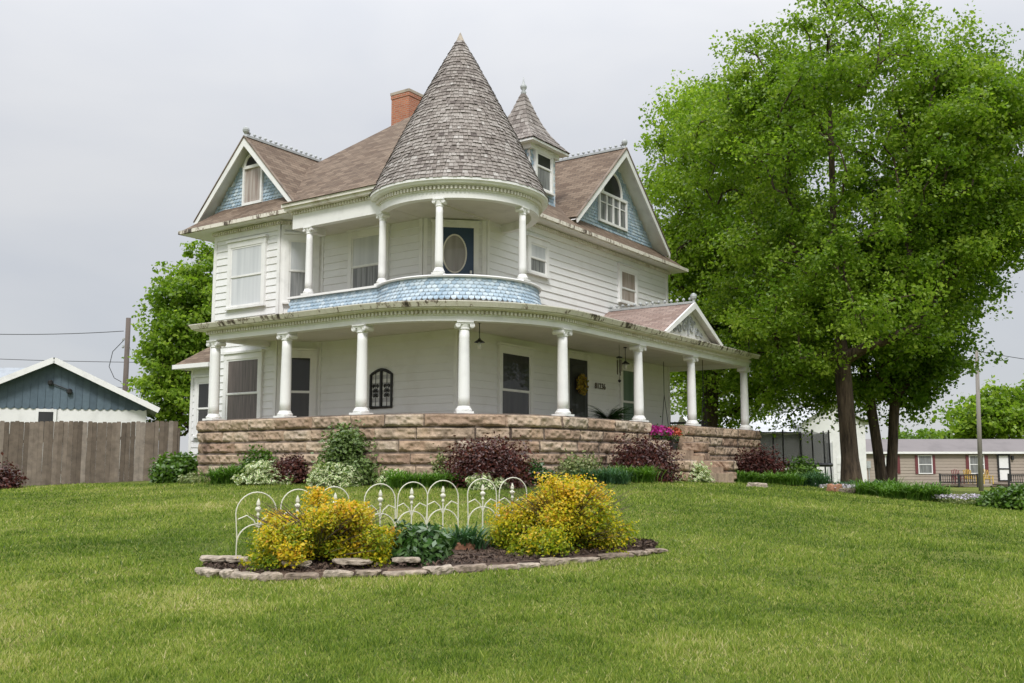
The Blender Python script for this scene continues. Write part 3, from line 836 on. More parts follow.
te = sweep_profile(lambda o: turret_path(o), [(-.11, 7.874), (.09, 7.874), (.09, 8.05), (.115, 8.05), (.115, 8.17), (-.11, 8.17)], 'turret_entablature', M['trim'])
dentils(turret_path(.115), .001, .07, 8.08, 8.16, .10, .05, te)
tc_ = sweep_profile(lambda o: turret_path(o, -75, 200), [(-.1, 8.172), (.17, 8.172), (.28, 8.20), (.31, 8.25), (.33, 8.26), (.33, 8.32), (.25, 8.33), (-.1, 8.33)], 'turret_cornice', M['trim'])
uc = MB(); prism(uc, turret_path(-.02, n=40) + [(0, 0)], 8.10, 8.16); prism(uc, [(-1.5, UB1), (0, UB1), (0, 4.95), (-1.5, 4.45)], 8.06, 8.12); prism(uc, [(-1.5, -.05), (1.25, -.05), (1.25, 1.25), (-1.5, 1.25)], 8.07, 8.13); part(uc, 'balcony_ceiling', M['ceiling'])
se = MB(); F_, L_ = frame((-1.54, UB0), (-1.54, UB1 - .05)); se.fbox(F_, 0, L_, -.11, .09, 7.876, 8.36); so = part(se, 'balcony_entablature', M['trim'])
q_ = MB(); q_.fbox(frame((-.6, UB0 - .11), (-1.54, UB0 - .11))[0], 0, .84, -.11, .11, 7.876, 8.36); part(q_, 'entablature_return', M['trim'], so)
dentils(line_path((-1.54, UB0), (-1.54, UB1), .09, 2), .001, .055, 8.27, 8.345, .10, .05, so)
q_ = MB(); q_.fbox(F_, -.15, L_, -.1, .28, 8.362, 8.44); q_.fbox(F_, -.2, L_, .2, .34, 8.442, 8.53); part(q_, 'gutter', M['cornice'], so)
# frieze with dentils under the main eaves
def frieze(p0, p1):
    F, L = frame(p0, p1); mb = MB(); mb.fbox(F, 0, L, .003, .05, 8.20, 8.475); o = part(mb, 'frieze', M['trim'])
    dentils(line_path(p0, p1, .05, 2), .001, .07, 8.35, 8.445, .10, .05, o)
frieze((2.1, 0), (12.2, 0)); frieze((-.85, 8.55), (-.85, 5.70)); frieze((-.85, 5.70), (-.05, 5.0))

# ---- roofs
EZ = 8.60
A0, A1, B0, B1 = -1.30, 12.75, -0.50, 9.62
PKZ, PB = 12.9, 4.65
PA0, PA1 = 3.9, 7.55
rf = MB()
rf.face([(A0, B1, EZ), (A0, B0, EZ), (PA0, PB, PKZ)])
rf.face([(A0, B0, EZ), (A1, B0, EZ), (PA1, PB, PKZ), (PA0, PB, PKZ)])
rf.face([(A1, B0, EZ), (A1, B1, EZ), (PA1, PB, PKZ)])
rf.face([(A1, B1, EZ), (A0, B1, EZ), (PA0, PB, PKZ), (PA1, PB, PKZ)])
rf.face([(-1.92, 4.55, 8.535), (-1.92, 1.0, 8.535), (-1.25, 1.0, 8.648), (-1.25, 4.9, 8.648)])
main_roof = part(rf, 'hip_roof', M['roof'], uv=True)
sf = MB(); sf.box((A0 + .02, B0 + .02, 8.482), (A1 - .02, B1 - .02, 8.50)); part(sf, 'soffit', M['trim'], main_roof)
gt = MB()
gt.box((A0 - .06, 4.55, 8.49), (A0 + .02, B1 + .06, 8.597))
gt.box((A0 - .06, B1 - .02, 8.49), (A1 + .06, B1 + .06, 8.595))
gt.box((2.0, B0 - .07, 8.49), (A1 + .06, B0 + .02, 8.597))
gt.box((A1 - .02, B0 + .03, 8.49), (A1 + .06, B1, 8.596))
part(gt, 'eaves_gutter', M['peeling'], main_roof)

def ridge_crest(p, q, parent, ball_at=None):
    p = Vector(p); q = Vector(q); mb = MB(); d = (q - p); L = d.length; d.normalize()
    mb.beam(p + Vector((0,0,.03)), q + Vector((0,0,.03)), .09, .07)
    k = .12
    while k < L - .05:
        c = p + d * k
        mb.lathe([(.014, c.z + .06), (.014, c.z + .10), (.05, c.z + .12), (.05, c.z + .15), (.012, c.z + .19)], (c.x, c.y), 6)
        k += .21
    c = p
    mb.lathe([(.06, c.z), (.04, c.z + .08), (.06, c.z + .11), (.09, c.z + .15), (.105, c.z + .21), (.09, c.z + .27), (.03, c.z + .31)], (c.x, c.y), 10)
    part(mb, 'ridge_cresting', M['crest'], parent)

def gable(axis, c, half, zb, za, face_o, wall_o, back, win, rh=(.30, .06)):
    """front gable. axis 'b' faces -a (ridge along a), axis 'a' faces -b"""
    def Q(s, o, z):      # s across, o depth inwards
        return (o, s, z) if axis == 'b' else (s, o, z)
    sg = (za - zb) / half
    mb = MB()
    zt = .07
    for sd in (-1, 1):
        ext = 0.35
        mb.face([Q(c, face_o, za + zt), Q(c + sd*half, face_o, zb + zt), Q(c + sd*half, back, zb + zt), Q(c, back, za + zt)])
    g = part(mb, 'gable_roof', M['roof'], uv=True)
    un = MB()
    for sd in (-1, 1):   # boarded underside of the overhang
        un.face([Q(c, face_o + .02, za - .02), Q(c + sd*half, face_o + .02, zb - .02), Q(c + sd*half, wall_o + .3, zb - .02), Q(c, wall_o + .3, za - .02)])
    part(un, 'gable_soffit', M['trim'], g)
    rk = MB(); edge = MB()
    for sd in (-1, 1):
        h = .21
        vs = []
        for o in (face_o - .05, face_o):
            vs += [Q(c, o, za + .04), Q(c + sd*half, o, zb + .04), Q(c + sd*(half - .02), o, zb + .04 - h*.75), Q(c, o, za + .04 - h*1.25)]
        rk.mesh(vs, [(0,1,2,3),(4,7,6,5),(0,4,5,1),(2,6,7,3),(1,5,6,2),(3,7,4,0)])
        vs = []
        for o in (face_o - .075, face_o + .02):
            vs += [Q(c, o, za + .10), Q(c + sd*(half + .03), o, zb + .07), Q(c + sd*(half + .03), o, zb + .045), Q(c, o, za + .043)]
        edge.mesh(vs, [(0,1,2,3),(4,7,6,5),(0,4,5,1),(2,6,7,3),(1,5,6,2),(3,7,4,0)])
    part(rk, 'rake_board', M['trim'], g); part(edge, 'roof_edge', M['old_roof'], g)
    wl_ = MB(); wl_.face([Q(c - half, wall_o, zb - .3), Q(c + half, wall_o, zb - .3), Q(c, wall_o, za + .0)])
    part(wl_, 'gable_wall', M['trim'], g)
    sh = MB(); w = .14; rhh = .105; z = zb - .1; k = 0
    sgn = -1 if axis == 'b' else 1
    while z < za - .1:
        x = c - half + (w/2 if k % 2 else 0)
        while x < c + half:
            lim = half * (za - z - .1) / (za - zb)
            if abs(x - c) < lim - .10:
                ob = wall_o - .028 - random.uniform(0, .004); ot = wall_o - .006; hh = w*.48
                sh.face([Q(x - hh, ot, z + rhh*1.2), Q(x - hh, ob, z + rhh*.4), Q(x - hh*.5, ob, z + .01), Q(x + hh*.5, ob, z + .01), Q(x + hh, ob, z + rhh*.4), Q(x + hh, ot, z + rhh*1.2)], random.random())
            x += w
        z += rhh; k += 1
    part(sh, 'gable_shingles', M['blue_shingle'], g)
    # window
    s0, s1, z0, z1, zarch, lights = win
    F = ((wall_o - .03, s1), (0, -1), (-1, 0)) if axis == 'b' else ((s0, wall_o - .03), (1, 0), (0, -1))
    W_ = s1 - s0; t = .07
    fr = MB()
    fr.fbox(F, -t, 0, 0, .07, z0 - .06, z1); fr.fbox(F, W_, W_ + t, 0, .07, z0 - .06, z1); fr.fbox(F, 0, W_, 0, .068, z0 - .06, z0 + .02); fr.fbox(F, -t, W_ + t, 0, .075, z1 - .02, z1 + .07)
    for i in range(1, lights): fr.fbox(F, W_*i/lights - .03, W_*i/lights + .03, 0, .065, z0 + .02, z1 - .02)
    if lights > 1:
        for i in range(lights): fr.fbox(F, W_*i/lights + .03, W_*(i+1)/lights - .03, .02, .045, z0 + (z1-z0)*.66, z0 + (z1-z0)*.66 + .03)
    wn_ = part(fr, 'gable_window', M['trim'], house)
    pn = MB(); pn.fbox(F, 0, W_, .012, .022, z0 + .02, z1 - .02); part(pn, 'pane', M['curtain_stripe' if lights == 1 else 'glass_grey'], wn_)
    aw = W_ * .5 if lights == 1 else W_ * .36
    ac = W_ * .5 if lights == 1 else W_ * .47
    T = lambda s_, o_, z_: (F[0][0] + F[1][0]*s_ + F[2][0]*o_, F[0][1] + F[1][1]*s_ + F[2][1]*o_, z_)
    ah = zarch - z1 - .07
    arc = [(ac + aw*math.cos(t_), z1 + .07 + ah*(math.sin(t_) ** .85)) for t_ in [math.pi*i/18 for i in range(19)]]
    ap = MB(); ap.face([T(a_, .02, b_) for a_, b_ in arc]); part(ap, 'arched_pane', M['glass_dark'], wn_)
    at2 = MB(); at2.tube([T(a_, .04, b_) for a_, b_ in arc], .045, 6); part(at2, 'arch_casing', M['trim'], wn_)
    ridge_crest(Q(c, face_o + .02, za + .07), Q(c, back - .3, za + .07), g)
    return g
gable('b', 7.46, 2.16, 8.92, 11.22, -.78, -.42, 3.3, (7.05, 7.77, 9.34, 10.42, 10.84, 1))
gable('a', 8.74, 3.22, 9.00, 12.00, -.22, .26, 3.7, (7.72, 9.50, 9.50, 10.42, 11.25, 4))

# ---- cone of single wood shingles
cone = MB(); CR, CZ0, CZ1 = 2.28, 8.33, 12.84
nrow = 44
def cone_r(z):
    t = (z - CZ0) / (CZ1 - CZ0)
    return CR * (1 - t) + .05 * math.sin(math.pi * min(1, t * 1.02))
for k in range(nrow):
    z0 = CZ0 + (CZ1 - CZ0) * k / nrow * .965; rh = (CZ1 - CZ0) / nrow
    z1_ = min(z0 + rh * 1.5, CZ1)
    ra = cone_r(z0) + .030; rb = cone_r(z1_) + .004
    n = max(6, int(2 * math.pi * ra / .105)); ph = random.random()
    base = random.uniform(.32, .62)
    t = ph
    ends = ph + 2 * math.pi
    while t < ends - .01:
        dt = min(2 * math.pi / n * random.uniform(.6, 1.4), ends - t)
        jz = random.uniform(-.018, .012); jr = random.uniform(0, .014)
        g = .004 / max(ra, .1)
        P4 = [((ra + jr)*math.cos(x), (ra + jr)*math.sin(x), z0 + jz) for x in (t + g, t + dt - g)] + [(rb*math.cos(x), rb*math.sin(x), z1_) for x in (t + dt - g, t + g)]
        tn = min(1, max(0, random.gauss(base, .17)))
        cone.face(P4, tn)
        lo = [((ra + jr - .035)*math.cos(x), (ra + jr - .035)*math.sin(x), z0 + jz) for x in (t + dt - g, t + g)]
        cone.face([P4[1], P4[0], lo[1], lo[0]], tn * .5)
        t += dt
cone_o = part(cone, 'turret_roof', M['wood_shingle'])
ci = MB(); ci.lathe([(CR - .02, CZ0 - .02)] + [(max(.01, cone_r(CZ0 + (CZ1-CZ0)*i/10) - .012), CZ0 + (CZ1-CZ0)*i/10) for i in range(11)], (0, 0), 48); part(ci, 'roof_deck', M['old_roof'], cone_o)
tip = MB(); tip.lathe([(.20, CZ1 - .36), (.10, CZ1 - .15), (.03, CZ1 + .02), (.008, CZ1 + .07)], (0, 0), 12); part(tip, 'roof_tip', M['cap'], cone_o)

# ---- small square tower with a bell-shaped roof
TA, TB = 4.88, 1.27
tw = MB(); tw.box((TA - .70, TB - .70, 8.9), (TA + .70, TB + .70, 11.2)); two = part(tw, 'roof_tower', M['trim'])
ts = MB()
def tower_face(F, L, holes):
    z = 8.95; k = 0
    while z < 11.1:
        x = .06 + (.065 if k % 2 else 0)
        while x < L - .05:
            if not any(h0 < x < h1 and zz0 < z + .05 < zz1 for h0, h1, zz0, zz1 in holes):
                p, d, n_ = F
                q = lambda s_, oo, z_: (p[0] + d[0]*s_ + n_[0]*oo, p[1] + d[1]*s_ + n_[1]*oo, z_)
                hh = .062
                ts.face([q(x-hh, .006, z + .125), q(x-hh, .026, z + .04), q(x-hh*.5, .026, z), q(x+hh*.5, .026, z), q(x+hh, .026, z + .04), q(x+hh, .006, z + .125)], random.random())
            x += .13
        z += .105; k += 1
Ft, Lt = frame((TA - .70, TB - .70), (TA + .70, TB - .70)); tower_face(Ft, Lt, [(.16, 1.20, 9.8, 11.1)])
F2, L2 = frame((TA - .70, TB + .70), (TA - .70, TB - .70)); tower_face(F2, L2, [])
F3, L3 = frame((TA + .70, TB - .70), (TA + .70, TB + .70)); tower_face(F3, L3, [])
part(ts, 'tower_shingles', M['blue_shingle'], two)
window(Ft, .27, 1.07, 9.85, 10.95, 'glass_dark', 'glass_grey', .62, casing=.10, head=.02)
tr = MB(); prof = [(1.04, 11.22), (.80, 11.48), (.58, 11.78), (.41, 12.10), (.27, 12.44), (.15, 12.78), (.05, 13.06)]
for (w0, z0), (w1, z1_) in zip(prof[:-1], prof[1:]):
    rows = max(2, int(math.hypot(w0-w1, z1_-z0) / .13))
    for k in range(rows):
        u0, u1 = k / rows, (k + 1.25) / rows
        h0, h1 = w0 + (w1-w0)*u0 + .022, max(.03, w0 + (w1-w0)*u1 + .003); za, zb = z0 + (z1_-z0)*u0, z0 + (z1_-z0)*u1
        for q in range(4):
            cs, sn = [(1,0),(0,1),(-1,0),(0,-1)][q]
            n = max(2, int(2*h0/.14)); cuts = [-1] + sorted(-1 + 2*(i + random.uniform(-.25,.25))/n for i in range(1, n)) + [1]
            for c0, c1 in zip(cuts[:-1], cuts[1:]):
                tnt = random.uniform(.15, .75)
                pts = []
                for (c, h, z) in ((c0+.01, h0, za), (c1-.01, h0, za), (c1, h1, zb), (c0, h1, zb)):
                    x, y = h*c, -h
                    pts.append((TA + x*cs - y*sn, TB + x*sn + y*cs, z + (random.uniform(-.01,.01) if z == za else 0)))
                tr.face(pts, tnt)
tro = part(tr, 'tower_roof', M['wood_shingle'], two)
td = MB()
for (w0, z0), (w1, z1_) in zip(prof[:-1], prof[1:]):
    a4 = [(TA+x*w0, TB+y*w0, z0 - .01) for x, y in ((-1,-1),(1,-1),(1,1),(-1,1))]; b4 = [(TA+x*w1, TB+y*w1, z1_ - .01) for x, y in ((-1,-1),(1,-1),(1,1),(-1,1))]
    for i in range(4): td.face([a4[i], a4[(i+1)%4], b4[(i+1)%4], b4[i]])
part(td, 'roof_deck', M['old_roof'], two)
tv = MB(); tv.box((TA-1.02, TB-1.02, 11.13), (TA+1.02, TB+1.02, 11.20)); tv.box((TA-.8, TB-.8, 10.98), (TA+.8, TB+.8, 11.128)); part(tv, 'tower_cornice', M['trim'], two)
fn = MB(); fn.lathe([(.10, 12.95), (.06, 13.05), (.09, 13.10), (.045, 13.16), (.10, 13.24), (.11, 13.30), (.05, 13.38), (.02, 13.5), (.006, 13.62)], (TA, TB), 10); part(fn, 'finial', M['crest'], two, smooth=True)

# ---- chimney
ch = MB(); cx_, cy_ = 5.9, 6.9
ch.box((cx_-.40, cy_-.40, 10.5), (cx_+.40, cy_+.40, 14.36)); chm = part(ch, 'chimney', M['brick'], main_roof, uv=True)
ch = MB(); ch.box((cx_-.42, cy_-.42, 14.362), (cx_+.42, cy_+.42, 14.50)); part(ch, 'chimney_band', M['brick'], main_roof, uv=True)
ch = MB(); ch.box((cx_-.435, cy_-.435, 14.502), (cx_+.435, cy_+.435, 14.60)); part(ch, 'chimney_cap', M['cap'], main_roof)

# ---- entrance pediment over the steps
eg = MB(); ec, eh, ezb, eza, ef = 7.86, 2.08, 5.36, 6.46, -2.95
for sd in (-1, 1):
    eg.face([(ec, ef, eza), (ec + sd*eh, ef, ezb), (ec + sd*eh, 0.0, ezb), (ec, 0.0, eza)])
ego = part(eg, 'entrance_roof', M['porch_roof'], uv=True)
eu = MB()
for sd in (-1, 1): eu.face([(ec, ef + .02, eza - .03), (ec + sd*eh, ef + .02, ezb - .03), (ec + sd*eh, ef + .6, ezb - .03), (ec, ef + .6, eza - .03)])
part(eu, 'gable_soffit', M['trim'], ego)
rk = MB()
for sd in (-1, 1):
    vs = []
    for o in (ef - .06, ef - .002):
        vs += [(ec, o, eza + .03), (ec + sd*eh, o, ezb + .02), (ec + sd*(eh - .1), o, ezb - .06), (ec, o, eza - .17)]
    rk.mesh(vs, [(0,1,2,3),(4,7,6,5),(0,4,5,1),(2,6,7,3),(1,5,6,2),(3,7,4,0)])
part(rk, 'rake_board', M['trim'], ego)
ty_ = MB(); ty_.face([(ec - eh, ef + .22, ezb - .1), (ec + eh, ef + .22, ezb - .1), (ec, ef + .22, eza - .03)]); part(ty_, 'tympanum', M['trim'], ego)
or_ = MB()
def curl(cx0, cz0, r0, turns, sd, rad=.022):
    pts = []
    for i in range(26):
        t = i / 25; rr = r0 * (1 - .78*t); an = math.pi*1.1 - t*turns*2*math.pi
        pts.append((cx0 + sd*rr*math.cos(an), ef + .19, cz0 + rr*math.sin(an)))
    or_.tube(pts, rad, 5)
for sd in (-1, 1):
    curl(ec + sd*.24, 5.72, .19, 1.4, sd); curl(ec + sd*.62, 5.62, .16, 1.4, -sd); curl(ec + sd*.20, 5.98, .12, 1.2, sd); curl(ec + sd*.95, 5.56, .09, 1.2, sd); curl(ec + sd*.42, 5.90, .08, 1.1, -sd)
or_.tube([(ec, ef + .19, 5.5), (ec, ef + .19, 6.18)], .03, 6)
part(or_, 'scroll_ornament', M['crest'], ego)
ridge_crest((ec, ef + .0, eza), (ec, -.05, eza), ego)

# ---- one-storey side bay on the far left
sb = MB(); sb.box((.35, 9.32, .9), (4.5, 10.93, 4.9)); sbo = part(sb, 'side_bay', M['siding'])
Fs, Ls = siding_wall((.33, 10.95), (.33, 9.32), 1.1, 4.85)
window(Fs, .40, 1.2, 2.5, 4.15, 'glass_dark', 'glass_screen', .5)
sr = MB(); sr.face([(-.15, 11.22, 4.72), (-.15, 9.3, 4.72), (1.2, 9.3, 5.75), (1.2, 10.1, 5.75)]); sr.face([(-.15, 11.22, 4.72), (1.2, 10.1, 5.75), (4.0, 10.1, 5.75), (5.0, 11.22, 4.72)]); sr.face([(1.2, 10.1, 5.75), (1.2, 9.3, 5.75), (4, 9.3, 5.75), (4, 10.1, 5.75)])
part(sr, 'side_bay_roof', M['roof'], uv=True)
sg_ = MB(); sg_.box((-.2, 9.52, 4.58), (4.9, 11.27, 4.712)); part(sg_, 'side_bay_cornice', M['trim'])

# ---- black arched iron-framed panel on the wall behind the porch
F = FBl; s0 = wall_s(FBl, (0, 2.93)); W_ = .74; zb_, zt_ = 3.10, 3.98
def F_at(F, s_, o_, z_): return (F[0][0] + F[1][0]*s_ + F[2][0]*o_, F[0][1] + F[1][1]*s_ + F[2][1]*o_, z_)
root = thing('iron_wall_panel', 'black arched double iron frame with scrollwork hanging on the white porch wall', 'wall ornament', hw(*F_at(F, s0, .03, 0)[:2], zb_), R(90 - 34.599))
ref = F_at(F, s0, .03, 0)
def loc_(p): return (p[0] - ref[0], p[1] - ref[1], p[2] - zb_)
fr = MB(); pn = MB(); sc_ = MB()
arch = [(W_*i/12, zt_ + .13 * math.sin(math.pi*i/12)) for i in range(13)]
outl = [(0, zb_)] + arch + [(W_, zb_), (0, zb_)]
fr.tube([loc_(F_at(F, s0 + x, .04, z)) for x, z in outl], .042, 6)
fr.tube([loc_(F_at(F, s0 + W_/2, .04, zb_)), loc_(F_at(F, s0 + W_/2, .04, zt_ + .13))], .045, 6)
pn.face([loc_(F_at(F, s0 + x, .015, z)) for x, z in outl[:-1]])
for sd in (-1, 1):
    cc = s0 + W_/2 + sd * .2
    for cz0, up_ in ((3.42, 1), (3.68, -1), (3.55, 1)):
        for hd in (-1, 1):
            pts = []
            for i in range(16):
                t = i/15; rr = .055 * (1 - .7*t); an = math.pi*(.5 if up_ > 0 else -.5) + hd*t*3.0*math.pi
                pts.append(loc_(F_at(F, cc + hd*.06 + rr*math.cos(an)*.8, .035, cz0 + rr*math.sin(an))))
            sc_.tube(pts, .011, 4)
    sc_.tube([loc_(F_at(F, cc, .035, zb_)), loc_(F_at(F, cc, .035, zt_ + .08))], .008, 4)
fr.build('frame', M['iron'], root); pn.build('panel', M['panel_pale'], root); sc_.build('scrollwork', M['iron'], root)

# ---- wreath, number, lamps, chime, swing, pots
c = hw(5.92, -.11, 3.98)
wr = thing('door_wreath', 'yellow ring wreath hanging on the dark front door', 'wreath', c, R(90 - 34.599))
mb = MB(); mb.tube([(.19*math.cos(t), 0, .22*math.sin(t)) for t in [2*math.pi*i/24 for i in range(25)]], .05, 6); mb.build('ring', M['stem'], wr)
N = 330; t = rng.random(N)*2*math.pi; rr = .19 + rng.normal(0, .045, N)
C_ = np.stack([rr*np.cos(t), rng.normal(-.03, .035, N), rr*np.sin(t)*1.15], 1)
def cards(C_, size, up=0.3, aspect=.55, rg=rng, outward=None):
    """diamond leaf quads at C_ with random turn; returns vertices (4N,3)"""
    n = len(C_)
    nr = rg.normal(0, 1, (n, 3))
    if outward is not None: nr = nr + outward * 1.1
    nr[:, 2] += up * 2
    nr /= np.linalg.norm(nr, axis=1, keepdims=True) + 1e-9
    t = np.cross(nr, rg.normal(0, 1, (n, 3))); t /= np.linalg.norm(t, axis=1, keepdims=True) + 1e-9
    b = np.cross(nr, t)
    s_ = np.asarray(size).reshape(-1, 1) * np.ones((n, 1))
    V = np.stack([C_ - t*s_*.5, C_ + b*s_*aspect*.5 - t*s_*.05, C_ + t*s_*.5, C_ - b*s_*aspect*.5 - t*s_*.05], 1)
    return V.reshape(-1, 3)
np_mesh('petals', cards(C_, .11, 0), 4, M['wreath'], wr, tint=rng.random(N))

fc = bpy.data.curves.new('house_number', 'FONT'); fc.body = '81236'; fc.size = .26; fc.extrude = .008; fc.space_character = 1.05
tmp = bpy.data.objects.new('tmp', fc); COL.objects.link(tmp)
dg = bpy.context.evaluated_depsgraph_get(); dg.update()
nm = bpy.data.meshes.new_from_object(tmp.evaluated_get(dg)); bpy.data.objects.remove(tmp)
nm.materials.clear(); nm.materials.append(M['bronze'])
no = bpy.data.objects.new('house_number', nm); COL.objects.link(no); no.parent = house
no.location = (6.86, -.042, 3.93 - HZ); no.rotation_euler = (R(90), 0, 0)

def pendant(a_, b_, label, zt=5.02, drop=.56):
    r = thing('pendant_lamp', label, 'lamp', hw(a_, b_, zt), 0, 'pendant lamps under the porch ceiling')
    m1 = MB(); m1.tube([(0,0,0), (0,0,-drop + .1)], .012, 5); m1.lathe([(.05, -.0), (.05, -.03)], (0,0), 10); m1.build('cord', M['iron'], r)
    m2 = MB(); m2.lathe([(.025, -drop + .16), (.04, -drop + .13), (.13, -drop + .07), (.135, -drop + .06), (.03, -drop + .075)], (0,0), 14); m2.build('shade', M['iron'], r, smooth=True)
    m3 = MB(); m3.lathe([(.03, -drop + .07), (.05, -drop + .02), (.055, -drop - .03), (.04, -drop - .08), (.012, -drop - .10)], (0,0), 12); m3.build('bulb', M['bulb'], r, smooth=True)
pendant(-.65, -1.15, 'small black pendant lamp hanging beside the front corner column of the porch')
pendant(5.95, -1.6, 'small black pendant lamp hanging beside the wind chime near the front door')
ch_ = thing('wind_chime', 'dark metal wind chime hanging from the porch ceiling left of a column', 'wind chime', hw(5.3, -1.75, 5.02))
m1 = MB(); m1.tube([(0,0,0), (0,0,-.36)], .006, 4); m1.lathe([(.01,-.33), (.09,-.36), (.09,-.39), (.01,-.40)], (0,0), 10); m1.build('top_disc', M['iron'], ch_)
for k in range(5):
    t = 2*math.pi*k/5; m2 = MB(); m2.tube([(.07*math.cos(t), .07*math.sin(t), -.45), (.07*math.cos(t), .07*math.sin(t), -.78 - .03*k)], .013, 6); m2.tube([(.07*math.cos(t), .07*math.sin(t), -.38), (.07*math.cos(t), .07*math.sin(t), -.45)], .003, 3); m2.build('chime_tube', M['bronze'], ch_)
m3 = MB(); m3.tube([(0,0,-.39), (0,0,-1.0)], .004, 3); m3.lathe([(.005,-1.0), (.045,-1.03), (.045,-1.06), (.005,-1.1)], (0,0), 8); m3.build('clapper', M['iron'], ch_)
# porch swing
sw = thing('porch_swing', 'dark slatted porch swing hanging on thin chains at the far end of the porch', 'porch swing', hw(10.3, -1.4, FZ), R(90 - 34.599))
m1 = MB()
for k in range(6): m1.box((-.25 + .085*k, -.65, .45), (-.18 + .085*k, .65, .475))
m1.build('seat', M['charcoal'], sw)
m2 = MB()
for k in range(5): m2.box((.27 + .02*k, -.65, .53 + .1*k), (.295 + .02*k, .65, .60 + .1*k))
m2.build('backrest', M['charcoal'], sw)
for sd in (-1, 1):
    m3 = MB(); m3.box((-.25, sd*.67 - .03, .68), (.33, sd*.67 + .03, .71)); m3.box((-.24, sd*.67 - .02, .475), (-.19, sd*.67 + .02, .68)); m3.build('armrest', M['charcoal'], sw)
    m4 = MB(); m4.tube([(-.22, sd*.7, .5), (.05, sd*.7, 1.9), (.05, sd*.7, 3.02)], .012, 5); m4.tube([(.35, sd*.7, .8), (.05, sd*.7, 1.9)], .012, 5); m4.build('chain', M['iron'], sw)

# ------------------------------------------------------------------ neighbouring buildings
# blue and white shed behind the wooden fence
sp = at(55, 360, 36.0); sgz = g1(sp.x, 36)
shed = thing('garden_shed', 'blue board shed with scalloped boards over a white lower wall behind the wooden fence', 'shed', (sp.x, 36, sgz), R(21))
zr = sp.z - sgz; zw = at(147, 420, 36).z - sgz; ze_ = at(158, 408, 36).z - sgz
xr = (at(158, 408, 36).x - sp.x) * .95; xw = (at(147, 420, 36).x - sp.x) * .93
zl = at(100, 409, 36).z - sgz
sl_ = (zr - ze_) / xr
m1 = MB(); m1.box((-xw, 0, -.3), (xw, 9, zl + .1)); lw = m1.build('lower_wall', M['trim'], shed)
m1 = MB(); n = int(2*xw/.24)
for i in range(n):
    x0 = -xw + 2*xw*i/n; x1 = -xw + 2*xw*(i+1)/n; xm = (x0+x1)/2
    tz = lambda x: zr - abs(x)*sl_ - .06
    tnt = random.random()
    bz = zl - .02
    lo = [(x0 + .006, -.035, bz + .10), (x0 + .05, -.035, bz + .03), (xm, -.035, bz), (x1 - .05, -.035, bz + .03), (x1 - .006, -.035, bz + .10)]
    m1.face([(x1 - .006, -.035, tz(x1)), (x0 + .006, -.035, tz(x0))] + lo, tnt)
m1.face([(-xw, -.012, zl + .02), (xw, -.012, zl + .02), (xw, -.012, zr - xw*sl_), (0, -.012, zr - .05), (-xw, -.012, zr - xw*sl_)], .05)
M['shed_blue'] = tinted('shed_blue', [(0, (0.08, 0.12, 0.155)), (1, (0.115, 0.165, 0.205))], 0.6, 6, 0.15, 0.1)
M['metal_roof'] = paint('metal_roof', (0.30, 0.33, 0.36), 0.45, 0.12, 3)
m1.build('gable_boards', M['shed_blue'], shed)
m1 = MB()
for sd in (-1, 1):
    m1.face([(0, -.45, zr + .05), (sd*xr, -.45, ze_ + .05), (sd*xr, 9.4, ze_ + .05), (0, 9.4, zr + .05)])
m1.build('roof', M['metal_roof'], shed)
m1 = MB()
for sd in (-1, 1): m1.beam((0, -.46, zr - .04), (sd*xr, -.46, ze_ - .04), .05, .2)
m1.build('rake_board', M['trim'], shed)
m1 = MB(); wx0 = at(38, 400, 36).x - sp.x; wx1 = at(57, 400, 36).x - sp.x; wz1 = at(50, 412, 36).z - sgz
m1.box((wx0 + .1, -.06, wz1 - 1.0), (wx1 - .1, -.045, wz1)); wn_ = m1.build('window', M['glass_dark'], shed)
m1 = MB()
for a_, b_ in (((wx0, -.08, wz1 - 1.1), (wx0 + .1, -.03, wz1 + .1)), ((wx1 - .1, -.08, wz1 - 1.1), (wx1, -.03, wz1 + .1)), ((wx0 + .1, -.08, wz1), (wx1 - .1, -.03, wz1 + .1))): m1.box(a_, b_)
m1.build('window_frame', M['trim'], wn_)
m1 = MB(); m1.lathe([(.05, zr - .75), (.09, zr - .8), (.09, zr - .9), (.03, zr - .95)], (-.1, -.12), 8); m1.lathe([(.05, zr - 1.05), (.1, zr - 1.1), (.1, zr - 1.2), (.03, zr - 1.25)], (.55, -.12), 8); m1.tube([(-.1, -.1, zr - .85), (.55, -.1, zr - 1.1)], .02, 5); m1.build('floodlight', M['iron'], shed)
# long low roof seen over the shed
b0 = at(0, 372, 50.0); bgz = g1(b0.x - 2, 50)
an = thing('farm_building', 'low farm building with a pale grey metal roof showing behind the blue shed', 'building', (b0.x - 3, 50, bgz))
zt = at(20, 362, 50).z - bgz
m1 = MB(); m1.box((-9, 0, -.3), (5.2, 6, zt - 1.3)); m1.build('wall', M['trim'], an)
m1 = MB(); m1.face([(-9.4, -.4, zt - 1.4), (5.6, -.4, zt - 1.4), (5.6, 3, zt), (-9.4, 3, zt)]); m1.face([(-9.4, 3, zt), (5.6, 3, zt), (5.6, 6.4, zt - 1.4), (-9.4, 6.4, zt - 1.4)]); m1.build('roof', M['metal_roof'], an)

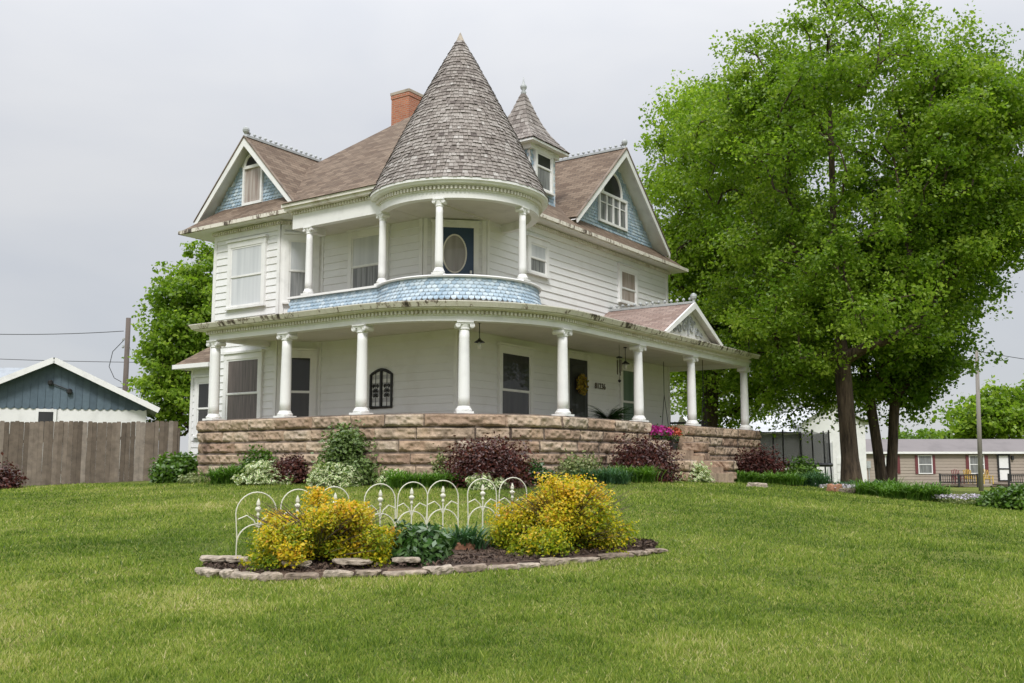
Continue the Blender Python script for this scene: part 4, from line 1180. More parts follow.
# wooden board fence
fx1 = onground(176, 30); fx0 = onground(-150, 28.5)
fen = thing('wooden_fence', 'weathered grey wooden board fence left of the house', 'fence', fx1)
m1 = MB(); Lf = (fx1 - fx0).length; nb_ = int(Lf / .136); dirf = (fx1 - fx0); dirf.z = 0; dirf.normalize(); nf = Vector((dirf.y, -dirf.x, 0))
for i in range(nb_):
    c = fx1 - dirf * (i * .136 + .07); z0 = g1(c.x, c.y) - .03; h = 1.6 + (464.2 - 422.0) / FOC * c.y + random.uniform(-.03, .03)
    hw_ = .0660; off = nf * random.uniform(0, .03); tl = random.uniform(-.008, .008)
    a_ = c - dirf*hw_ + off; b_ = c + dirf*hw_ + off
    f4 = [(a_.x, a_.y, z0), (b_.x, b_.y, z0), (b_.x + tl, b_.y, h - .035), (b_.x + tl - .02*dirf.x, b_.y, h), (a_.x + tl + .02*dirf.x, a_.y, h), (a_.x + tl, a_.y, h - .035)]
    bk4 = [(x - nf.x*.02, y - nf.y*.02, z) for x, y, z in f4]
    tn = min(1, max(0, random.gauss(.45, .32)))
    m1.mesh(f4 + bk4, [(0,1,2,3,4,5), (11,10,9,8,7,6)] + [(i_, 6 + i_, 6 + (i_+1) % 6, (i_+1) % 6) for i_ in range(6)], tn)
m1.build('boards', M['fence_wood'], fen, loc=fx1)
m1 = MB()
for zz in (.35, 1.3):
    a_ = fx0 - nf*.05; b_ = fx1 - nf*.05
    m1.beam((a_.x, a_.y, g1(a_.x, a_.y) + zz), (b_.x, b_.y, g1(b_.x, b_.y) + zz), .04, .09)
m1.build('rail', M['fence_wood'], fen, loc=fx1)
k = 0.0
while k < Lf:
    c = fx1 - dirf * k - nf * .08; z0 = g1(c.x, c.y); m1 = MB(); m1.box((c.x - .045, c.y - .045, z0 - .2), (c.x + .045, c.y + .045, z0 + 1.55)); m1.build('post', M['fence_wood'], fen, loc=fx1); k += 2.4

# utility poles and wires
def wire(name, label, p, q, sag, r=.02):
    p = Vector(p); q = Vector(q); mb = MB(); pts = []
    for i in range(15):
        t = i/14; c = p.lerp(q, t); c.z -= sag * 4 * t * (1 - t); pts.append(c)
    mb.tube(pts, r, 5); o = mb.build(name, M['wire'], loc=p); tag(o, label, 'power line'); return o
pt = at(128.5, 318, 52); pb = onground(121, 52)
up_ = thing('utility_pole', 'leaning dark wooden utility pole standing behind the blue shed', 'utility pole', pb)
m1 = MB(); m1.tube([pb - Vector((0,0,.5)), pt], [.17, .13], 8); m1.build('pole', M['pole_wood'], up_, loc=pb, smooth=True)
for dz, dx in ((1.1, .22), (1.5, .22)):
    m1 = MB(); c = pt - Vector((0, 0, dz)); m1.tube([c, c - Vector((dx, 0, 0))], .03, 5); m1.lathe([(.04, c.z - .12), (.07, c.z - .06), (.05, c.z + .04)], (c.x - dx, c.y), 8); m1.build('insulator', M['crest'], up_, loc=pb)
m1 = MB(); m1.tube([pt + Vector((-.2, 0, -1.2)), pt + Vector((-.75, 0, -1.8)), pt + Vector((-.9, 0, -2.6)), pt + Vector((-.6, 0, -3.2)), pt + Vector((-.22, 0, -3.4))], .02, 5); m1.build('wire_loop', M['wire'], up_, loc=pb)
w0 = pt - Vector((.22, 0, .70))
wire('power_line', 'upper overhead wire running left from the leaning pole', w0, at(-120, 328, 50), .25)
wire('power_line', 'lower overhead wire passing behind the leaning pole', at(-120, 353, 66), at(175, 362.5, 66), .15, .022)
wire('power_line', 'faint overhead wire just above the blue shed roof', at(100, 384, 60), at(160, 390, 60), .1, .02)
pt = at(976.5, 350, 58); pb = onground(981, 58)
up_ = thing('utility_pole', 'pale grey wooden utility pole in front of the tan mobile home', 'utility pole', pb)
m1 = MB(); m1.tube([pb - Vector((0,0,.5)), pt], [.14, .10], 10); m1.build('pole', M['pole_pale'], up_, loc=pb, smooth=True)
m1 = MB(); c = pt - Vector((0,0,.15)); m1.lathe([(.03, c.z - .15), (.07, c.z - .05), (.05, c.z + .1)], (c.x + .2, c.y), 8); m1.tube([c, c + Vector((.2,0,-.05))], .025, 5); m1.build('insulator', M['crest'], up_, loc=pb)
wire('power_line', 'overhead wire running right from the pale grey pole', pt + Vector((.2, 0, -.1)), at(1130, 372, 60), .1)

# tan mobile home
MY = 78.0
def mz(y): return at(900, y, MY).z
def mxx(x): return at(x, 470, MY).x
mg = at(900, 487, MY).z; x0 = mxx(862) - 6; x1 = mxx(1024) + 10
mh = thing('mobile_home', 'long tan mobile home with maroon shutters and a low pale roof', 'mobile home', (mxx(940), MY, mg))
def ml(p): return (p[0] - mxx(940), p[1] - MY, p[2] - mg)
M['tan'] = paint('tan', (0.36, 0.30, 0.245), 0.6, 0.08, .6)
M['maroon'] = paint('maroon', (0.17, 0.045, 0.05), 0.5, 0.1, 2)
M['mobile_roof'] = paint('mobile_roof', (0.17, 0.15, 0.148), 0.6, 0.12, .5)
ez = mz(452); rz_ = mz(441.5) + .25
m1 = MB(); F = ((x0, MY), (1, 0), (0, -1)); z = mg + .1; L = x1 - x0
while z < ez:
    m1.face([ml((x0, MY - .03, z)), ml((x1, MY - .03, z)), ml((x1, MY, min(z + .24, ez))), ml((x0, MY, min(z + .24, ez)))]); z += .24
m1.box(ml((x0, MY + .01, mg - .2)), ml((x1, MY + 4.6, ez))); m1.build('wall', M['tan'], mh)
m1 = MB(); m1.face([ml((x0 - .3, MY - .35, ez)), ml((x1 + .3, MY - .35, ez)), ml((x1 + .3, MY + 2.3, rz_)), ml((x0 - .3, MY + 2.3, rz_))]); m1.face([ml((x1 + .3, MY + 4.9, ez)), ml((x0 - .3, MY + 4.9, ez)), ml((x0 - .3, MY + 2.3, rz_)), ml((x1 + .3, MY + 2.3, rz_))]); m1.build('roof', M['mobile_roof'], mh)
m1 = MB(); m1.box(ml((x0 - .3, MY - .37, ez - .14)), ml((x1 + .3, MY - .30, ez + .02))); m1.build('eaves_fascia', M['trim'], mh)
for (a_, b_, sh0, sh1) in ((919, 931.5, 915.2, 934.5), (970, 983.5, 966, 987.5), (886, 896, 882, 899.3)):
    X0, X1 = mxx(a_), mxx(b_); Z0, Z1 = mz(473), mz(456)
    m1 = MB(); m1.box(ml((X0, MY - .06, Z0)), ml((X1, MY - .04, Z1))); wn_ = m1.build('window', M['glass_grey'], mh)
    m1 = MB(); f_ = .07
    m1.box(ml((X0 - f_, MY - .09, Z0)), ml((X0, MY - .035, Z1))); m1.box(ml((X1, MY - .09, Z0)), ml((X1 + f_, MY - .035, Z1))); m1.box(ml((X0 - f_, MY - .09, Z1)), ml((X1 + f_, MY - .035, Z1 + f_))); m1.box(ml((X0 - f_, MY - .09, Z0 - f_)), ml((X1 + f_, MY - .035, Z0))); m1.box(ml((X0, MY - .09, (Z0+Z1)/2 - .03)), ml((X1, MY - .061, (Z0+Z1)/2 + .03)))
    m1.build('window_frame', M['trim'], wn_)
    for (s0, s1) in ((sh0, a_ - 1), (b_ + 1, sh1 + .7)):
        m1 = MB(); m1.box(ml((mxx(s0), MY - .08, Z0 - .05)), ml((mxx(s1), MY - .035, Z1 + .05)))
        for k in range(9): m1.box(ml((mxx(s0) + .03, MY - .095, Z0 + .05 + k*(Z1-Z0-.1)/9)), ml((mxx(s1) - .03, MY - .082, Z0 + .05 + (k + .6)*(Z1-Z0-.1)/9)))
        m1.build('shutter', M['maroon'], mh)
X0, X1, Z0, Z1 = mxx(998.5), mxx(1009), mz(481), mz(455.5)
m1 = MB(); m1.box(ml((X0, MY - .06, Z0)), ml((X1, MY - .04, Z1))); dr = m1.build('door', M['trim'], mh)
m1 = MB()
for q in (((X0 - .1, Z0), (X0 + .04, Z1 + .1)), ((X1 - .04, Z0), (X1 + .1, Z1 + .1)), ((X0 + .04, Z1 - .02), (X1 - .04, Z1 + .1)), ((X0 + .04, Z0 + .9), (X1 - .04, Z0 + 1.0)), ((X0 + .04, Z0), (X1 - .04, Z0 + .08))): m1.box(ml((q[0][0], MY - .10, q[0][1])), ml((q[1][0], MY - .061, q[1][1])))
m1.build('storm_door_frame', M['iron'], dr)
m1 = MB(); c = ml((mxx(1012.5), MY - .1, mz(458))); m1.box((c[0] - .08, c[1] - .1, c[2] - .15), (c[0] + .08, c[1] + .06, c[2] + .15)); m1.build('wall_lamp', M['iron'], mh)
m1 = MB(); c = ml((mxx(868.5), MY - .1, 0)); m1.box((c[0] - .15, -.16, mz(468) - mg), (c[0] + .15, -.03, mz(461) - mg)); m1.tube([(c[0], -.1, -.1), (c[0], -.1, mz(468) - mg)], .04, 6); m1.build('meter_box', M['crest'], mh)
# deck rail pieces
def deck_rail(xa, xb, label):
    Yd = 75.4; A_ = at(xa, 470, Yd).x; B_ = at(xb, 470, Yd).x; g = g1(A_, Yd)
    r = thing('deck_railing', label, 'railing', (A_, Yd, g)); zt = at(950, 474.3, Yd).z - g; L = B_ - A_; zd = .25
    m1 = MB(); m1.box((0, -.04, zt - .1), (L, .04, zt)); m1.box((0, -.03, zd + .1), (L, .03, zd + .17)); m1.build('rail', M['charcoal'], r)
    n = int(L / .16); m1 = MB()
    for i in range(n): m1.box((i*.16 + .05, -.02, zd + .17), (i*.16 + .09, .02, zt - .1))
    m1.build('balusters', M['charcoal'], r)
    for x in (0, L/2, L): m1 = MB(); m1.box((x - .05, -.05, -.2), (x + .05, .05, zt + .06)); m1.build('post', M['charcoal'], r)
    m1 = MB(); m1.box((-.1, .05, zd - .12), (L + .1, 2.4, zd)); m1.build('deck_boards', M['fence_wood'], r)
deck_rail(939.5, 977, 'dark deck railing in front of the coloured chairs at the mobile home')
deck_rail(1008, 1085, 'dark deck railing right of the mobile home door')
def deck_chair(px, label, mat, Yc):
    c = at(px, 480, Yc); g = g1(c.x, Yc) + .25
    r = thing('deck_chair', label, 'chair', (c.x, Yc, g), random.uniform(-.15, .15), 'chairs on the deck')
    m1 = MB()
    for k in range(5): m1.box((-.3, -.3 + k*.12, .40 - k*.012), (.3, -.2 + k*.12, .42 - k*.012))
    m1.build('seat', mat, r)
    m1 = MB()
    for k in range(5): m1.beam((-.24 + k*.12, .26, .36), (-.27 + k*.135, .50, 1.12 - abs(k - 2)*.04), .11, .022, up=(1, 0, 0))
    m1.build('backrest', mat, r)
    for sx in (-1, 1):
        m1 = MB(); m1.box((sx*.36 - .06, -.36, .60), (sx*.36 + .06, .36, .625)); m1.build('armrest', mat, r)
        for y in (-.28, .3): m1 = MB(); m1.box((sx*.33 - .03, y - .03, 0), (sx*.33 + .03, y + .03, .6)); m1.build('leg', mat, r)
M['yellow'] = paint('yellow', (0.62, 0.42, 0.07), 0.5, 0.08, 4); M['red_chair'] = paint('red_chair', (0.24, 0.05, 0.055), 0.5, 0.1, 4)
deck_chair(958, 'maroon deck chair, leftmost of the chairs behind the railing', M['red_chair'], 76.4)
deck_chair(970.5, 'yellow deck chair behind the railing left of the pale pole', M['yellow'], 76.4)
deck_chair(987, 'yellow deck chair right of the pale pole by the white door', M['yellow'], 76.2)

# white garage behind the trees
gY = 56.0; gg = g1(at(815, 480, gY).x, gY)
ga = thing('white_garage', 'white garage with a pale metal roof behind the maple trunk and trampoline', 'garage', (at(815, 480, gY).x, gY, gg))
gx = lambda x: at(x, 470, gY).x - at(815, 480, gY).x
gzz = lambda y: at(815, y, gY).z - gg
M['garage_roof'] = paint('garage_roof', (0.62, 0.63, 0.64), 0.5, 0.08, 1)
m1 = MB(); xl, xm, xr_ = gx(700), gx(800), gx(863); ze_ = gzz(433); zt = gzz(404)
m1.box((xl, 0, -.3), (xm, 8, ze_)); xc = (xm + xr_)/2
m1.mesh([(xm + .01, -.6, -.3), (xr_, -.6, -.3), (xr_, -.6, gzz(424)), (xc, -.6, zt), (xm + .01, -.6, gzz(424)), (xm + .01, 8, -.3), (xr_, 8, -.3), (xr_, 8, gzz(424)), (xc, 8, zt), (xm + .01, 8, gzz(424))], [(0,1,2,3,4), (9,8,7,6,5), (1,6,7,2), (0,4,9,5)])
m1.build('wall', M['trim'], ga)
m1 = MB(); m1.face([(xl - .3, -.4, ze_ + .05), (xm, -.4, ze_ + .05), (xm, 4, gzz(412)), (xl - .3, 4, gzz(412))]); m1.face([(xl - .3, 8.4, ze_), (xm, 8.4, ze_), (xm, 4, gzz(412)), (xl - .3, 4, gzz(412))])
m1.face([(xc, -.9, zt + .06), (xr_ + .3, -.9, gzz(425)), (xr_ + .3, 8.3, gzz(425)), (xc, 8.3, zt + .06)]); m1.face([(xc, -.9, zt + .06), (xm - .2, -.9, gzz(425)), (xm - .2, 8.3, gzz(425)), (xc, 8.3, zt + .06)])
m1.build('roof', M['garage_roof'], ga)
m1 = MB(); m1.box((gx(823.5), -.65, 0), (gx(829.5), -.61, gzz(443))); d_ = m1.build('door', M['panel_pale'], ga)
m1 = MB(); m1.box((gx(822.5), -.68, 0), (gx(823.4), -.605, gzz(441))); m1.box((gx(829.6), -.68, 0), (gx(830.6), -.605, gzz(441))); m1.build('door_frame', M['trim'], d_)
m1 = MB()
for k in range(4): m1.box((gx(833.5), -.65, .02 + k*gzz(457)/4), (gx(846), -.61, (k + .94)*gzz(457)/4))
m1.build('roller_door', M['column'], ga)

# trampoline with a dark safety net
ty = 44.0; tcx = at(793, 470, ty).x; tg = g1(tcx, ty)
tp_ = thing('trampoline', 'trampoline with black poles and a dark safety net behind the stone porch', 'trampoline', (tcx, ty, tg))
trr = at(829, 470, ty).x - tcx; th = at(793, 432, ty).z - tg
m, nt, b = mat_new('net'); b.inputs['Base Color'].default_value = (0.03, 0.032, 0.035, 1); b.inputs['Roughness'].default_value = .8; b.inputs['Alpha'].default_value = .62
M['net'] = m
m1 = MB(); N_ = 8
cs = [(trr*math.cos(2*math.pi*(k + .35)/N_), trr*math.sin(2*math.pi*(k + .35)/N_)) for k in range(N_)]
for k in range(N_):
    a_, b_ = cs[k], cs[(k+1) % N_]; mid = ((a_[0]+b_[0])/2, (a_[1]+b_[1])/2)
    m1.face([a_ + (.8,), b_ + (.8,), b_ + (th,), mid + (th - .1,), a_ + (th,)])
m1.build('net', M['net'], tp_)
for k in range(N_):
    m1 = MB(); x, y = cs[k]; m1.tube([(x*1.04, y*1.04, -.05), (x*1.02, y*1.02, .8), (x*1.0, y*1.0, th + .06)], .032, 6); m1.build('pole', M['iron'], tp_)
m1 = MB(); m1.lathe([(trr - .25, .78), (trr - .25, .79)], (0, 0), 24); m1.build('jumping_mat', M['charcoal'], tp_)
m1 = MB(); m1.tube([(trr*1.02*math.cos(2*math.pi*k/24), trr*1.02*math.sin(2*math.pi*k/24), .8) for k in range(25)], .09, 6); m1.build('rim', M['iron'], tp_)

# ------------------------------------------------------------------ trees
def make_tree(name, label, base, trunk_r, fork_z, top, ell, n_cl, n_leaf, leaf, mat, seed, cl_r=.8, trunks=None, lean=(0, 0), group=None, shell=.5):
    r = np.random.default_rng(seed)
    root = thing(name, label, 'tree', base, 0, group)
    # clump centres
    w = np.array([e_[6] for e_ in ell], float); w /= w.sum()
    C_ = []
    while len(C_) < n_cl:
        e_ = ell[r.choice(len(ell), p=w)]
        d = r.normal(0, 1, 3); d /= np.linalg.norm(d)
        q = np.array(e_[:3]) + d * np.array(e_[3:6]) * (r.uniform(shell ** 2.2, 1) ** (1/2.2)) * r.uniform(.92, 1.05)
        q = q - np.array(base)
        if q[2] < fork_z * .55: continue
        C_.append(q)
    C_ = np.array(C_)
    # skeleton
    nodes = []; par = []
    starts = trunks or [((0, 0), lean)]
    for (ox, oy), (lx, ly) in starts:
        n = 14
        prev = -1
        for i in range(n):
            t = i/(n-1); z = -.2 + (top + .2)*t
            wob = .18 * math.sin(t*5 + seed + ox*9) * t
            nodes.append(np.array([ox + lx*t + wob, oy + ly*t + wob*.6, z])); par.append(prev); prev = len(nodes) - 1
    trunk_n = len(nodes)
    order = np.argsort([math.hypot(c[0], c[1]) + .15*abs(c[2] - fork_z) for c in C_])
    tips = []
    for ci in order:
        c = C_[ci]; A = np.array(nodes)
        dv = c[None] - A; hd = np.hypot(dv[:, 0], dv[:, 1]); dz = dv[:, 2]
        cost = np.linalg.norm(dv, axis=1) + 1.2*np.maximum(0, hd*.45 - dz) + 50*(A[:, 2] < fork_z) * np.arange(len(A)).__lt__(trunk_n)
        j = int(np.argmin(cost)); s_ = A[j]; L = np.linalg.norm(c - s_)
        k = max(2, int(L/.7)); prev = j
        side = r.normal(0, .10*L, 3)
        for i in range(1, k + 1):
            t = i/k; p = s_ + (c - s_)*t + side*math.sin(math.pi*t)*.8 + np.array([0, 0, .12*L*math.sin(math.pi*t)]) + r.normal(0, .03*L/k + .02, 3)*(t < 1)
            nodes.append(p); par.append(prev); prev = len(nodes) - 1
        tips.append(prev)
    cnt = np.zeros(len(nodes))
    for t in tips: cnt[t] += 1
    for i in range(len(nodes) - 1, -1, -1):
        if par[i] >= 0: cnt[par[i]] += cnt[i]
    cnt = np.maximum(cnt, .3)
    rad = .022 * cnt ** .5
    sc_ = trunk_r / rad[0] if not trunks else trunk_r / rad[0]
    rad = np.where(rad > .04, .04 + (rad - .04) * max(.2, (trunk_r - .04) / max(rad[0] - .04, .01)), rad)
    rad[:trunk_n] = np.minimum(rad[:trunk_n], trunk_r)
    for i in range(trunk_n):
        z = nodes[i][2]; rad[i] *= 1 + .45*math.exp(-max(z, 0)/.45)
    NS = 7
    tb = MB(); A = np.array(nodes)
    limb = MB()
    for i in range(len(nodes)):
        j = par[i]
        if j < 0: continue
        tgt = tb if i < trunk_n else limb
        tgt.tube([nodes[j], nodes[i]], [float(min(rad[j], rad[i]*1.6)) if i >= trunk_n else float(rad[j]), float(rad[i])], NS + 3 if i < trunk_n else (6 if rad[i] > .05 else 4), tint=.55 if i < trunk_n else float(r.random()), cap=False)
    tb.build('trunk', M['bark'], root, smooth=True); limb.build('limbs', M['bark'], root, smooth=True)
    # leaves: each clump is a handful of twigs
    per = n_leaf // n_cl
    P_ = []; T_ = []; O_ = []
    for c in C_:
        s_ = cl_r * r.uniform(.65, 1.35)
        tw_ = np.clip(r.normal(0, 1, (max(3, per // 20), 3)), -1.7, 1.7) * np.array([s_, s_, s_*.6]) * .78
        k = r.integers(0, len(tw_), per)
        q = tw_[k] + np.clip(r.normal(0, 1, (per, 3)), -1.8, 1.8) * np.array([.27, .27, .19]) * s_
        P_.append(c[None] + q); T_.append(np.clip(.5 + r.normal(0, .22, per) + r.normal(0, .15), 0, 1)); O_.append(q / (np.linalg.norm(q, axis=1, keepdims=True) + 1e-6))
    P_ = np.concatenate(P_); T_ = np.concatenate(T_); O_ = np.concatenate(O_)
    sz = leaf * r.uniform(.5, 1.5, len(P_))
    np_mesh('crown', cards(P_, sz, .35, .75, r, O_ * .5), 4, mat, root, tint=T_)
    return root
def E_(px, py, Y, rx, rz, w, ry=None):
    p = at(px, py, Y); k = Y / FOC
    return (p.x, p.y, p.z, rx*k, (ry or rx)*k, rz*k, w)
YA = 33.0
make_tree('maple_tree', 'tall bright green maple with a thick single trunk right of the house', onground(852, YA), .27, 3.2, 14.0,
    [E_(850, 165, YA, 140, 185, 5), E_(965, 150, YA, 95, 118, 2.6), E_(800, 300, YA + 3, 90, 100, 1.7), E_(725, 165, YA + 5, 50, 95, .9), E_(930, 260, YA + .5, 60, 90, .8), E_(1025, 150, YA + 1, 70, 105, 1.9), E_(760, 90, YA + 1, 50, 60, .6), E_(805, 388, YA + 4, 62, 38, .6), E_(845, 318, YA - 1, 100, 55, 1.0), E_(985, 225, YA + 1, 42, 50, .7)], 560, 270000, .115, M['maple_leaf'], 3, .60, lean=(-.25, .4))
YB = 36.5
make_tree('maple_tree', 'dark green maple with a forked trunk standing right of the tall maple', onground(887, YB), .18, 2.6, 8.5,
    [E_(900, 308, YB, 78, 92, 3), E_(870, 240, YB + 2, 80, 90, 1), E_(945, 250, YB + 1, 48, 90, 1), E_(922, 372, YB, 28, 44, .8), E_(880, 385, YB + 1, 60, 40, .6)], 230, 78000, .14, M['dark_tree_leaf'], 8, .62,
    trunks=[((-.13, 0), (-.9, .3)), ((.15, .1), (.9, -.2))])
YC = 43.0
make_tree('maple_tree', 'pale green broad maple growing behind the right end of the porch', onground(709, YC), .36, 3.0, 13.5,
    [E_(725, 190, YC, 78, 125, 3), E_(700, 290, YC + 1, 70, 95, 1.6), E_(765, 320, YC, 80, 85, 1.6), E_(790, 120, YC + 2, 60, 80, 1), E_(715, 385, YC + 1, 75, 42, 1.1)], 420, 170000, .14, M['maple_leaf_light'], 5, .78, lean=(.5, 0))
YD = 45.0
make_tree('broadleaf_tree', 'green leafy tree behind the left side of the house', onground(196, YD), .28, 1.6, 9.0,
    [E_(200, 330, YD, 46, 78, 3), E_(178, 375, YD - 1, 30, 70, 2), E_(176, 310, YD, 24, 36, .8), E_(215, 290, YD + 1, 40, 52, 1)], 190, 44000, .17, M['maple_leaf'], 12, .58)
YE = 100.0
make_tree('broadleaf_tree', 'rounded green tree beyond the right end of the mobile home', onground(1010, YE), .3, 2.0, 8.0,
    [E_(1005, 418, YE, 38, 30, 3), E_(975, 425, YE, 20, 20, 1), E_(1040, 405, YE, 30, 30, 1)], 70, 16000, .42, M['maple_leaf'], 14, 1.3)
make_tree('broadleaf_tree', 'low green tree beyond the mobile home left of the pale pole', onground(925, YE + 12), .25, 1.5, 5.0,
    [E_(922, 447, YE + 12, 34, 12, 1)], 30, 7000, .42, M['dark_tree_leaf'], 15, 1.1)

# ------------------------------------------------------------------ shrubs and perennials
def shrub(name, label, px, Y, w_px, h_px, mat, n, leaf, cat='shrub', seed=None, dome=.75, stem=True, squash=1.0, group=None, aspect=.6, lumps=26, base=None, spike=.0, tight=.27, hollow=False, lump_tint=.14):
    """bushy plant: leaves spread through the volume of a lumpy dome, stems rising from its base"""
    r = np.random.default_rng(seed if seed is not None else int(px * 7 + Y))
    b = base or onground(px, Y); k = Y / FOC; rx = w_px*k/2; h = h_px*k
    root = thing(name, label, cat, b, 0, group)
    L_ = []
    while len(L_) < lumps:
        d = r.normal(0, 1, 3); d[2] = abs(d[2]); d /= np.linalg.norm(d)
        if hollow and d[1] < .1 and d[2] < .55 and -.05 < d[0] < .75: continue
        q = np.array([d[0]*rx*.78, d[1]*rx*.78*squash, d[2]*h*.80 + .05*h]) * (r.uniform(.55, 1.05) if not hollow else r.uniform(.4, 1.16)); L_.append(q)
    L_ = np.array(L_); kk = r.integers(0, lumps, n)
    s_ = min(rx, h) * tight; n = int(n * 1.5); kk = r.integers(0, lumps, n); leaf *= 1.15
    P_ = L_[kk] + np.clip(r.normal(0, 1, (n, 3)), -1.7, 1.7) * np.array([s_, s_, s_*.8]) * r.uniform(.75, 1.2, (n, 1))
    P_[:, 2] = np.abs(P_[:, 2]) + .01
    if spike:   # upright shoots with leaves along them
        ns = n // 6; j = r.integers(0, lumps, ns); sh = r.integers(0, 6, ns); dirs = np.clip(r.normal(0, .45, (lumps, 6, 3)), -.7, .7); dirs[..., 2] = np.abs(dirs[..., 2]) + .8
        t = r.random((ns, 1)); P_[:ns] = L_[j] + dirs[j, sh] * t * spike + r.normal(0, .012, (ns, 3))
    O_ = P_ / (np.linalg.norm(P_, axis=1, keepdims=True) + 1e-6)
    lt = r.normal(0, lump_tint, lumps)
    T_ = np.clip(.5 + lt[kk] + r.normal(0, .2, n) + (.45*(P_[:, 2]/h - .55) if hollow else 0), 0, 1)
    uv = np.tile(np.array([[.5, 0], [1, .45], [.5, 1], [0, .45]]), (n, 1))
    np_mesh('foliage', cards(P_, leaf*r.uniform(.6, 1.4, n), .3, aspect, r, O_), 4, mat, root, tint=T_, uv=uv)
    if stem:
        mb = MB()
        for q in L_:
            mb.tube([(q[0]*.08, q[1]*.08, -.03), (q[0]*.5, q[1]*.5, q[2]*.55), tuple(q)], [.014, .010, .005], 4)
        mb.build('stems', M['stem'], root)
    return root

def blades(name, label, px, Y, w_px, h_px, mat, n, bw, cat='plant', seed=None, arch=.9, group=None, base=None, depth=None, hosta=False):
    """clump of long arching leaves"""
    r = np.random.default_rng(seed if seed is not None else int(px * 5 + Y)); n = int(n * 1.5)
    b = base or onground(px, Y); k = Y / FOC; rx = w_px*k/2*1.12; h = h_px*k*1.05; ry = depth or min(rx, .6)
    ncl = max(1, int(round(2*rx / max(.24, h*.42))))
    ccx = np.linspace(-rx + h*.35, rx - h*.35, ncl) + r.normal(0, .05, ncl) if ncl > 1 else np.array([0.0])
    n = max(n, ncl * 150)
    ci = r.integers(0, ncl, n)
    bx = ccx[ci] + r.normal(0, .09, n); by = r.uniform(-ry*.4, ry*.4, n); n_ = n
    az = r.random(n)*2*math.pi; L = h * r.uniform(.7, 1.3, n) * r.uniform(.75, 1.1, ncl)[ci]; out = L * r.uniform(.25, arch + .25, n)
    seg = 5; P_ = []
    for i in range(seg + 1):
        t = i/seg
        rr = out * (t ** 1.5); zz = L * (1.15*t - (.35 + .35*(out/L)) * t**2.4)
        P_.append(np.stack([bx + np.cos(az)*rr, by + np.sin(az)*rr, np.maximum(zz, .0)], 1))
    px_ = -np.sin(az)[:, None]; py_ = np.cos(az)[:, None]; side = np.concatenate([px_, py_, np.zeros((n, 1))], 1)
    wd = [.55, .95, 1.0, .8, .5, .06] if not hosta else [.15, .35, .9, 1.0, .65, .05]
    V = []; UV = []
    bwv = bw * r.uniform(.7, 1.3, (n, 1))
    for i in range(seg):
        a0, a1 = P_[i] - side*bwv*wd[i]*.5, P_[i] + side*bwv*wd[i]*.5
        b0, b1 = P_[i+1] - side*bwv*wd[i+1]*.5, P_[i+1] + side*bwv*wd[i+1]*.5
        V.append(np.stack([a0, a1, b1, b0], 1)); UV.append(np.tile(np.array([[0, i/seg], [1, i/seg], [1, (i+1)/seg], [0, (i+1)/seg]]), (n, 1, 1)))
    V = np.stack(V, 1).reshape(-1, 3); UV = np.stack(UV, 1).reshape(-1, 2)
    T_ = np.repeat(np.clip(r.normal(.5, .22, n), 0, 1), seg)
    o = np_mesh(name, V, 4, mat, None, tint=T_, uv=UV); o.location = b
    return tag(o, label, cat, group)

# along the foot of the stone porch, left to right
shrub('round_shrub', 'dark green rounded shrub at the left end of the stone porch beside the fence', 177, 27.2, 50, 27, M['shrub_leaf'], 3200, .11)
shrub('ground_cover', 'low yellow green plant at the far left edge of the porch bed', 192, 25.7, 34, 8, M['pale_leaf'], 1100, .07, 'plant', stem=False)
blades('day_lily', 'grassy green lily clump at the left end of the porch bed', 232, 24.6, 44, 21, M['lily_leaf'], 420, .028)
shrub('climbing_shrub', 'loose green shrub leaning on the porch wall behind the lilies', 262, 24.5, 50, 34, M['shrub_leaf'], 2300, .08, base=None, seed=41, spike=.3)
shrub('hosta', 'pale variegated hosta between the lily clump and the red shrub', 266, 23.6, 59.584, 20.995, M['hosta_leaf'], 1428, .12, 'plant', stem=False, aspect=.5, lumps=22, squash=.6)
shrub('barberry_shrub', 'small dark red barberry near the left porch columns', 292, 23.8, 48, 26, M['barberry_leaf'], 3000, .065)
shrub('euonymus_shrub', 'tall green shrub with light leaf edges climbing above the porch wall', 349, 22.9, 66, 62, M['euonymus_leaf'], 9000, .08, seed=5, spike=.2, lumps=48)
shrub('hosta', 'pale variegated hosta in front of the tall green shrub', 334, 22.3, 55.328, 22.23, M['hosta_leaf'], 1404, .12, 'plant', stem=False, aspect=.5, lumps=22, squash=.6)
shrub('hosta', 'small variegated hosta right of the tall green shrub', 392, 22.0, 27.664, 14.82, M['hosta_leaf'], 468, .12, 'plant', stem=False, aspect=.5, lumps=22, squash=.6)
shrub('pale_shrub', 'thin pale green plant against the porch wall left of the largest barberry', 440, 21.9, 22, 34, M['pale_leaf'], 650, .06, seed=15, spike=.3)
blades('day_lily', 'wide dark green lily row left of the largest barberry', 432, 21.2, 76, 22, M['lily_leaf'], 900, .026)
shrub('hosta', 'low white edged hosta in front of the largest barberry', 486, 20.6, 46.816, 14.82, M['hosta_leaf'], 792, .12, 'plant', stem=False, aspect=.5, lumps=22, squash=.6)
shrub('barberry_shrub', 'large dark red barberry in front of the porch corner column', 489, 21.2, 84, 48, M['barberry_leaf'], 9500, .06, spike=.06, lumps=50)
shrub('low_shrub', 'small dark green shrub at the right foot of the largest barberry', 533, 21.6, 38, 24, M['peony_leaf'], 1900, .07)
shrub('pale_shrub', 'pale olive shrub against the porch wall right of the largest barberry', 577, 23.2, 58, 26, M['pale_leaf'], 2100, .06, spike=.3, squash=.6)
blades('blue_grass', 'blue green grassy clump in front of the pale olive shrub', 600, 22.9, 48, 19, M['blue_leaf'], 700, .018)
